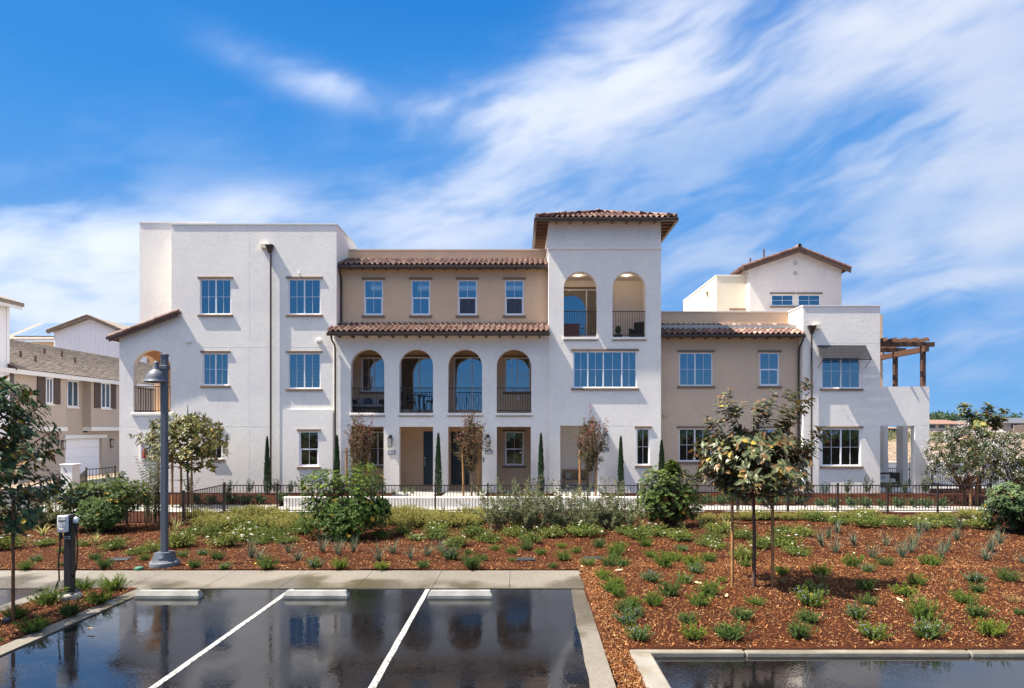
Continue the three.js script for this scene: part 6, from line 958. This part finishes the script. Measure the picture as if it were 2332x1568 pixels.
// ---------------------------------------------------------------- neighbours and the distance
M.paneFar = std(rgb(.05, .07, .09), .12);
const greyTile = [[.38, .32, .265], [.44, .38, .32], [.32, .27, .225]].map(([r, g, b], i) => std(rgb(r, g, b), .85, { map: mottle([.86, .85, .84], .2, 5, 71 + i, 128, 1) }));
const sideTrim = std(rgb(.74, .73, .71), .6), shutterM = std(rgb(.075, .05, .042), .7), boardW = std(rgb(.84, .84, .86), .8);
{ // garage house along the lane: its long wall looks to the right
  const X = -26.3, t = thing('garage_house', 'tan two-storey garage house with brown shutters and grey tiled roof on the left', 'house', [X, 0, -40]), g0 = .25, ey = 6.25;
  const zOf = (px, x) => 40 - x * F / (px - CX);               // sighting along a wall at x, measured from the house's own origin
  const wins = [[102, 117.5, 861.6, 919.6, X + .5], [150, 176, 868, 927, X], [228, 248.5, 873, 930, X + .5]];
  const wl = slab([[-6.4, g0], [20, g0], [20, ey], [-6.4, ey]], [{ x0: -zOf(148, X), x1: -zOf(231, X), y0: g0 + .02, y1: 2.55 }], 0, .25);
  wl.rotateY(Math.PI / 2);
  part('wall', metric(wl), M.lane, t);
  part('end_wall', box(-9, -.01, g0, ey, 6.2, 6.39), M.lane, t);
  const gd = part('garage_door', box(-.2, -.14, g0, 2.56, zOf(231, X) + .02, zOf(148, X) - .02), boardW, t); for (let k = 0; k < 4; k++) part('door_panel', rbox(-.138, -.115, g0 + .03 + k * .57, g0 + .57 + k * .57, zOf(231, X) + .05, zOf(148, X) - .05, .01), boardW, gd);
  part('door_lintel', box(.002, .09, 2.56, 2.78, zOf(144, X), zOf(240, X)), sideTrim, t);
  // bays standing out over the garage
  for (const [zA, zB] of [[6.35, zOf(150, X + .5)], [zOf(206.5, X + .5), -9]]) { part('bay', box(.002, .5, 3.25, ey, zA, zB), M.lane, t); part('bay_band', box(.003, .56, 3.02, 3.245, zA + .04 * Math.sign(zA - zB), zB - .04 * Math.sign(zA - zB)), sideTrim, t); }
  for (const [a, b, yt, yb, x] of wins) {
    const za = zOf(a, x), zb = zOf(b, x), dm = 40 - (za + zb) / 2, y1 = wy(yt, dm), y0 = wy(yb, dm), xx = x - X + .004, lo = Math.min(za, zb), hi = Math.max(za, zb);
    const w = part('window', [box(xx, xx + .06, y1 - .06, y1, lo, hi), box(xx, xx + .06, y0, y0 + .06, lo, hi), box(xx, xx + .06, y0 + .06, y1 - .06, lo, lo + .06), box(xx, xx + .06, y0 + .06, y1 - .06, hi - .06, hi), box(xx, xx + .055, y0 + .06, y1 - .06, (lo + hi) / 2 - .03, (lo + hi) / 2 + .03)], M.vinyl, t);
    part('pane', box(xx - .002, xx + .01, y0 + .06, y1 - .06, lo + .06, hi - .06), M.paneFar, w);
    part('sill', box(xx, xx + .1, y0 - .1, y0 - .01, lo - .08, hi + .08), sideTrim, w); part('lintel', box(xx, xx + .08, y1 + .01, y1 + .12, lo - .08, hi + .08), sideTrim, w);
    if (x > X) for (const [s0, s1] of [[lo - .62, lo - .04], [hi + .04, hi + .62]]) part('shutter', rbox(xx, xx + .05, y0 - .02, y1 + .06, s0, s1, .01), shutterM, w);
  }
  for (const px of [140, 251]) { const z = zOf(px, X), l = part('wall_lantern', [rbox(.02, .2, 2.42, 2.47, z - .1, z + .1, .01), rbox(.04, .18, 1.95, 2.0, z - .08, z + .08, .01), ...[[-1, 0], [1, 0], [-1, 1], [1, 1]].map(([a, b]) => box(.045 + b * .12, .06 + b * .12, 2.0, 2.42, z + a * .07 - .008, z + a * .07 + .008)), box(0, .06, 2.3, 2.5, z - .03, z + .03)], M.black, t); part('lamp_glass', box(.07, .155, 2.01, 2.4, z - .055, z + .055), M.lampGlass, l); }
  part('number_plate', rbox(.002, .03, 2.92, 3.12, zOf(193, X) - .2, zOf(193, X) + .2, .01), M.black, t);
  // roof slope rising to the left, laid in courses
  const rise = 2.35, run = 5.2, L = Math.hypot(rise, run), rows = 24, roof = part('roof', (() => { const g = new THREE.BufferGeometry(), P = [V(.75, ey - .12, 6.6), V(.75, ey - .12, -20), V(.75 - run, ey - .12 + rise, -20), V(.75 - run, ey - .12 + rise, 6.6)]; g.setFromPoints([P[0], P[1], P[2], P[0], P[2], P[3]]); g.computeVertexNormals(); return metric(g); })(), M.fascia, t);
  const R = rng(44), cell = [[], [], []];
  for (let r = 0; r < rows; r++) { const u = (r + .5) / rows, x = .78 - run * u, y = ey - .03 + rise * u; for (let c = 0; c < 60; c++) { const g = rbox(-.15, .15, -.024, .024, -.215, .215, .006, 1); g.rotateZ(-Math.atan2(rise, run) + .22); g.translate(x, y + (R() - .5) * .006, 6.4 - c * .44 - (r % 2) * .22); cell[Math.floor(R() * 3)].push(g); } }
  cell.forEach((l, k) => part('roof_tiles', l, greyTile[k], roof).userData.kind = 'stuff');
  part('eave_board', box(.72, .80, ey - .30, ey - .06, -20, 9.4), sideTrim, t);
  const rake = part('barge_board', bar(V(.82, ey - .10, 6.62), V(.75 - run, ey - .10 + rise, 6.62), .06, .22), M.fascia, t);
  for (const [px, py] of [[80, 782], [140, 800], [46, 770], [170, 806], [100, 788]]) { const u = .25 + (px % 40) / 60, x = .75 - run * u, z = zOf(px, X + x), y = ey - .1 + rise * u; part('vent_pipe', tube([V(x, y - .1, z), V(x, y + .45, z)], .06, .06, 8), clay[3], t); }
}
{ // white block at the very left edge, on the same side of the lane
  const X1 = -25.95, t = thing('white_house', 'corner of a white house with tiled eave cut off by the left edge', 'house', [X1, 0, -30]), yE = wy(690, 33); part('wall', box(-8, 0, .2, yE, -3.45, 6), boardW, t); part('corner_trim', box(-.12, .03, .2, yE, -3.49, -3.3), boardW, t);
  part('roof', (() => { const s = new THREE.Shape([[.62, yE - .1], [.62, yE + .1], [-8, yE + 3.2], [-8, yE + 3.0]].map(([a, b]) => new THREE.Vector2(a, b))); const g = new THREE.ExtrudeGeometry(s, { depth: 10, bevelEnabled: false }); g.translate(0, 0, -3.7); return metric(g); })(), greyTile[2], t); part('eave_board', box(.54, .60, yE - .25, yE - .02, -3.6, 6), sideTrim, t);
}
M.solar = std(rgb(.17, .22, .30), .2);  // pale blue-grey puts the sky reflection into the panel colour
{ // white gabled house behind the garage house
  const d = 58, a = wx(122, d), b = wx(330, d), m = wx(205, d), t = thing('gabled_house', 'white boarded house with shallow tiled gable behind the garage house', 'house', [m, 0, -d]), yE = wy(757, d), yP = wy(727, d), o = m, e0 = wx(112, d) - o, e1 = wx(300, d) - o;
  part('wall', slab([[a - o, .1], [b - o, .1], [b - o, yE - .8], [0, yP], [a - o, yE]], [], 0, .3), boardW, t);
  part('side_wall', box(a - o, a - o + .3, .1, yE, -9, -.3), boardW, t);
  const R = rng(45); const n = 34; for (let k = 0; k < n; k++) { const x = lerp(a - o, b - o, (k + .5) / n), yt = x < 0 ? lerp(yP, yE, x / (a - o)) : lerp(yP, yE - .8, x / (b - o)); part('batten', box(x - .02, x + .02, .1, yt - .15, .001, .025), boardW, t); }
  for (const [x, y] of [[e0, yE + .05], [b - o + .3, yE - .75]]) { const p = V(x, y, 0), q = V(0, yP + .25, 0), dir = q.clone().sub(p), N = 16; const r = part('roof', bar(V(x, y - .1, .3), V(0, yP + .12, .3001), .25, .22), greyTile[2], t); const g = new THREE.BufferGeometry(), P = [V(x, y, .4), V(0, yP + .25, .4), V(0, yP + .25, -9), V(x, y, -9)]; g.setFromPoints([P[0], P[1], P[2], P[0], P[2], P[3]]); g.computeVertexNormals(); part('roof_slope', metric(g), greyTile[2], r); const cg = rbox(-dir.length() / N * .55, dir.length() / N * .55, -.05, .05, -.2, .2, .03, 1); for (let i = 0; i < N; i++) { const c = p.clone().lerp(q, (i + .5) / N), k = part('roof_tile', cg, greyTile[i % 3], r); k.position.set(c.x, c.y + .06, .3); k.rotation.z = Math.atan2(dir.y, dir.x) - .06 * Math.sign(dir.x); } }
}
{ // roof with solar panels further back
  const d = 64, x0 = wx(16, d), x1 = wx(330, d), y0 = wy(770, d), y1 = wy(736, d + 5), t = thing('solar_house', 'house with solar panels on its grey roof behind the white gable', 'house', [x0, 0, -d]), w = x1 - x0, L = Math.hypot(5, y1 - y0), ang = Math.atan2(y1 - y0, 5);
  part('wall', box(0, w, .1, y0 - .3, -8, -.6), M.taupe, t); const r = part('roof', box(-.5, w + .4, -.1, 0, -L, .3), greyTile[2], t); r.position.set(0, y0, 0); r.rotation.x = ang; part('eave_board', box(-.5, w + .4, y0 - .3, y0 - .11, .15, .25), sideTrim, t);
  for (let c = 0; c < 9; c++) for (let k = 0; k < 3; k++) { const p = part('solar_panel', rbox(.3 + c * 1.1, 1.36 + c * 1.1, .06, .10, -.35 - (k + 1) * 1.6, -.37 - k * 1.6, .006), M.solar, r); }
}
// far right: ranch houses, their fences, bushes and trees
M.paneFar = M.paneFar || std(rgb(.05, .07, .09), .12);
function ranch(label, px0, px1, pyT, pyE, pyB, d, roofC, fenceWall) {
  const x0 = wx(px0, d), x1 = wx(px1, d), yB = wy(pyB, d) - .6, yE = wy(pyE, d), yT = wy(pyT, d), t = thing('ranch_house', label, 'house', [(x0 + x1) / 2, yB, -d]), w = (x1 - x0) / 2, m = std(rgb(...roofC), .85), wm = std(rgb(.42, .39, .36), .85);
  part('wall', box(-w, w, 0, yE - yB, -9, 0), wm, t);
  part('roof', (() => { const g = new THREE.BufferGeometry(), e = .7, a = V(-w - e, yE - yB, e), b = V(w + e, yE - yB, e), c = V(w + e, yE - yB, -9 - e), f = V(-w - e, yE - yB, -9 - e), r0 = V(-w * .6, yT - yB, -4.5), r1 = V(w * .6, yT - yB, -4.5); g.setFromPoints([a, b, r1, a, r1, r0, b, c, r1, c, f, r0, c, r0, r1, f, a, r0]); g.computeVertexNormals(); return metric(g); })(), m, t);
  for (const u of [-.6, -.15, .35, .7]) part('window', rbox(w * u - .7, w * u + .7, (yE - yB) * .45, (yE - yB) * .85, .002, .06, .01), M.paneFar, t);
  if (fenceWall) for (let k = 0; k < 14; k++) part('fence_board', box(-w + k * w / 7, -w + (k + .9) * w / 7, 0, yE - yB - .4, 2.5, 2.6), std(rgb(.30, .24, .19), .9), t);
}
ranch('distant ranch house with pink-brown hipped roof nearest the building', 2105, 2200, 956, 966, 977, 150, [.20, .115, .085]);
ranch('distant ranch house with grey-brown roof behind the flowering trees', 2204, 2290, 957, 965, 977, 158, [.15, .12, .10]);
ranch('grey-roofed ranch house at the right edge', 2285, 2420, 952, 964, 978, 120, [.075, .085, .10], true);
ranch('distant house with a pale roof glimpsed between the trees', 2010, 2060, 972, 976, 984, 140, [.20, .14, .115]);
function farTree(name, label, px, py, d, w, h, seed, cols, n, group) {
  const R = rng(seed), y = py === null ? landH(wx(px, d), d) : wy(py, d), t = thing(name, label, name === 'far_bush' ? 'bush' : 'tree', [wx(px, d), y, -d], 0, group), L = new Leaves(), low = name === 'far_bush';
  for (let i = 0; i < n; i++) { const v = dirOf(R() * 6.283, Math.asin(R() * 2 - 1)), rr = Math.pow(R(), .35) * (.75 + .5 * fbm(v.x * 2 + seed, v.y * 2 + v.z * 2, 2)), p = V(v.x * w / 2 * rr, h * (low ? .42 : .62) + v.y * h * (low ? .5 : .38) * rr, v.z * w / 2 * rr), dd = dirOf(R() * 6.28, R() * 3 - 1.5), s = w * lerp(.035, .07, R()); if (p.y < 0) continue; L.blade(p, dd, s, s * .6, perp(dd, R), jit(cols, R, .4)); }
  part('crown', L.geo(), softLeaf, t); part('trunk', tube([V(0, -.2, 0), V(0, h * .3, 0), V(.02, h * .6, 0)], w * .03, w * .015, 6), bark, t);
}
[[2122, 30, .0], [2146, 26, 1], [2170, 24, 2], [2275, 30, 3], [2100, 26, 4]].forEach(([px, s, i]) => farTree('far_tree', ['dark tree over the ranch roof nearest the building', 'dark tree behind the pink-brown roof', 'small dark tree right of the pink-brown roof', 'dark trees above the roofs at the right', 'dark tree just hidden at the building edge'][i], px, 976, 175, s * .42, 4.2, 600 + i, [.05, .085, .035], 500, 'distant trees behind the ranch houses'));
{ const R = rng(70); [2012, 2028, 2047, 2066, 2088, 2110, 2130, 2150, 2172, 2262, 2284, 2306, 2328].forEach((px, i) => farTree('far_bush', `olive green bush on the sandy bank, ${ordinals[i]} from the left`, px + R() * 5, null, 96 + R() * 10, 3.8, 1.15 + R() * .4, 620 + i, [.11, .13, .05], 420, 'bushes on the sandy bank')); }
for (const [px, lab] of [[2022, 'thin young street tree seen between the porch columns'], [2072, 'leafy young street tree seen at the right of the porch opening']]) farTree('street_tree', lab, px, null, 34.5, 1.0, 3.0, 640 + px % 7, [.10, .12, .035], 260, 'young street trees');
{ const R = rng(777), L = new Leaves(), t = thing('added_hedge', 'unseen dark foliage screen added across the lot behind the viewpoint', 'added_hedge', [0, -.1, 21]); for (let k = 0; k < 9000; k++) { const p = V((R() - .5) * 96, R() * 2.5, (R() - .5) * 1.6), dd = dirOf(R() * 6.28, R() * 3 - 1.5); L.blade(p, dd, .34, .22, perp(dd, R), jit([.045, .075, .028], R, .4)); } part('foliage', L.geo(), softLeaf, t); part('stems', box(-48, 48, 0, 1.9, -.35, .35), bark, t); }  // added unseen foliage that darkens the ground-floor window reflections
// behind the viewer: trees that the ground-floor windows mirror, beyond the added foliage screen
for (let i = 0; i < 13; i++) { const R = rng(700 + i), x = -42 + i * 7 + R() * 2, w = 5.5 + R() * 2, h = 4.2 + R() * 1.8, t = thing('street_tree', `leafy tree behind the viewpoint, ${ordinals[i]} from the left`, 'tree', [x, -.1, 24 + R() * 5], 0, 'trees behind the viewpoint'), L = new Leaves(); for (let k = 0; k < 900; k++) { const v = dirOf(R() * 6.283, Math.asin(R() * 2 - 1)), rr = Math.pow(R(), .4), p = V(v.x * w / 2 * rr, h * .52 + v.y * h * .5 * rr, v.z * w / 2 * rr), dd = dirOf(R() * 6.28, R() * 3 - 1.5); L.blade(p, dd, .5, .32, perp(dd, R), jit([.05, .085, .03], R, .4)); } part('crown', L.geo(), softLeaf, t); part('trunk', tube([V(0, -.1, 0), V(0, h * .3, 0), V(0, h * .6, 0)], .14, .08, 7), bark, t); }
scene.traverse((o) => { if (o.isMesh) { o.castShadow = true; o.receiveShadow = true; } });
renderer.render(scene, camera);
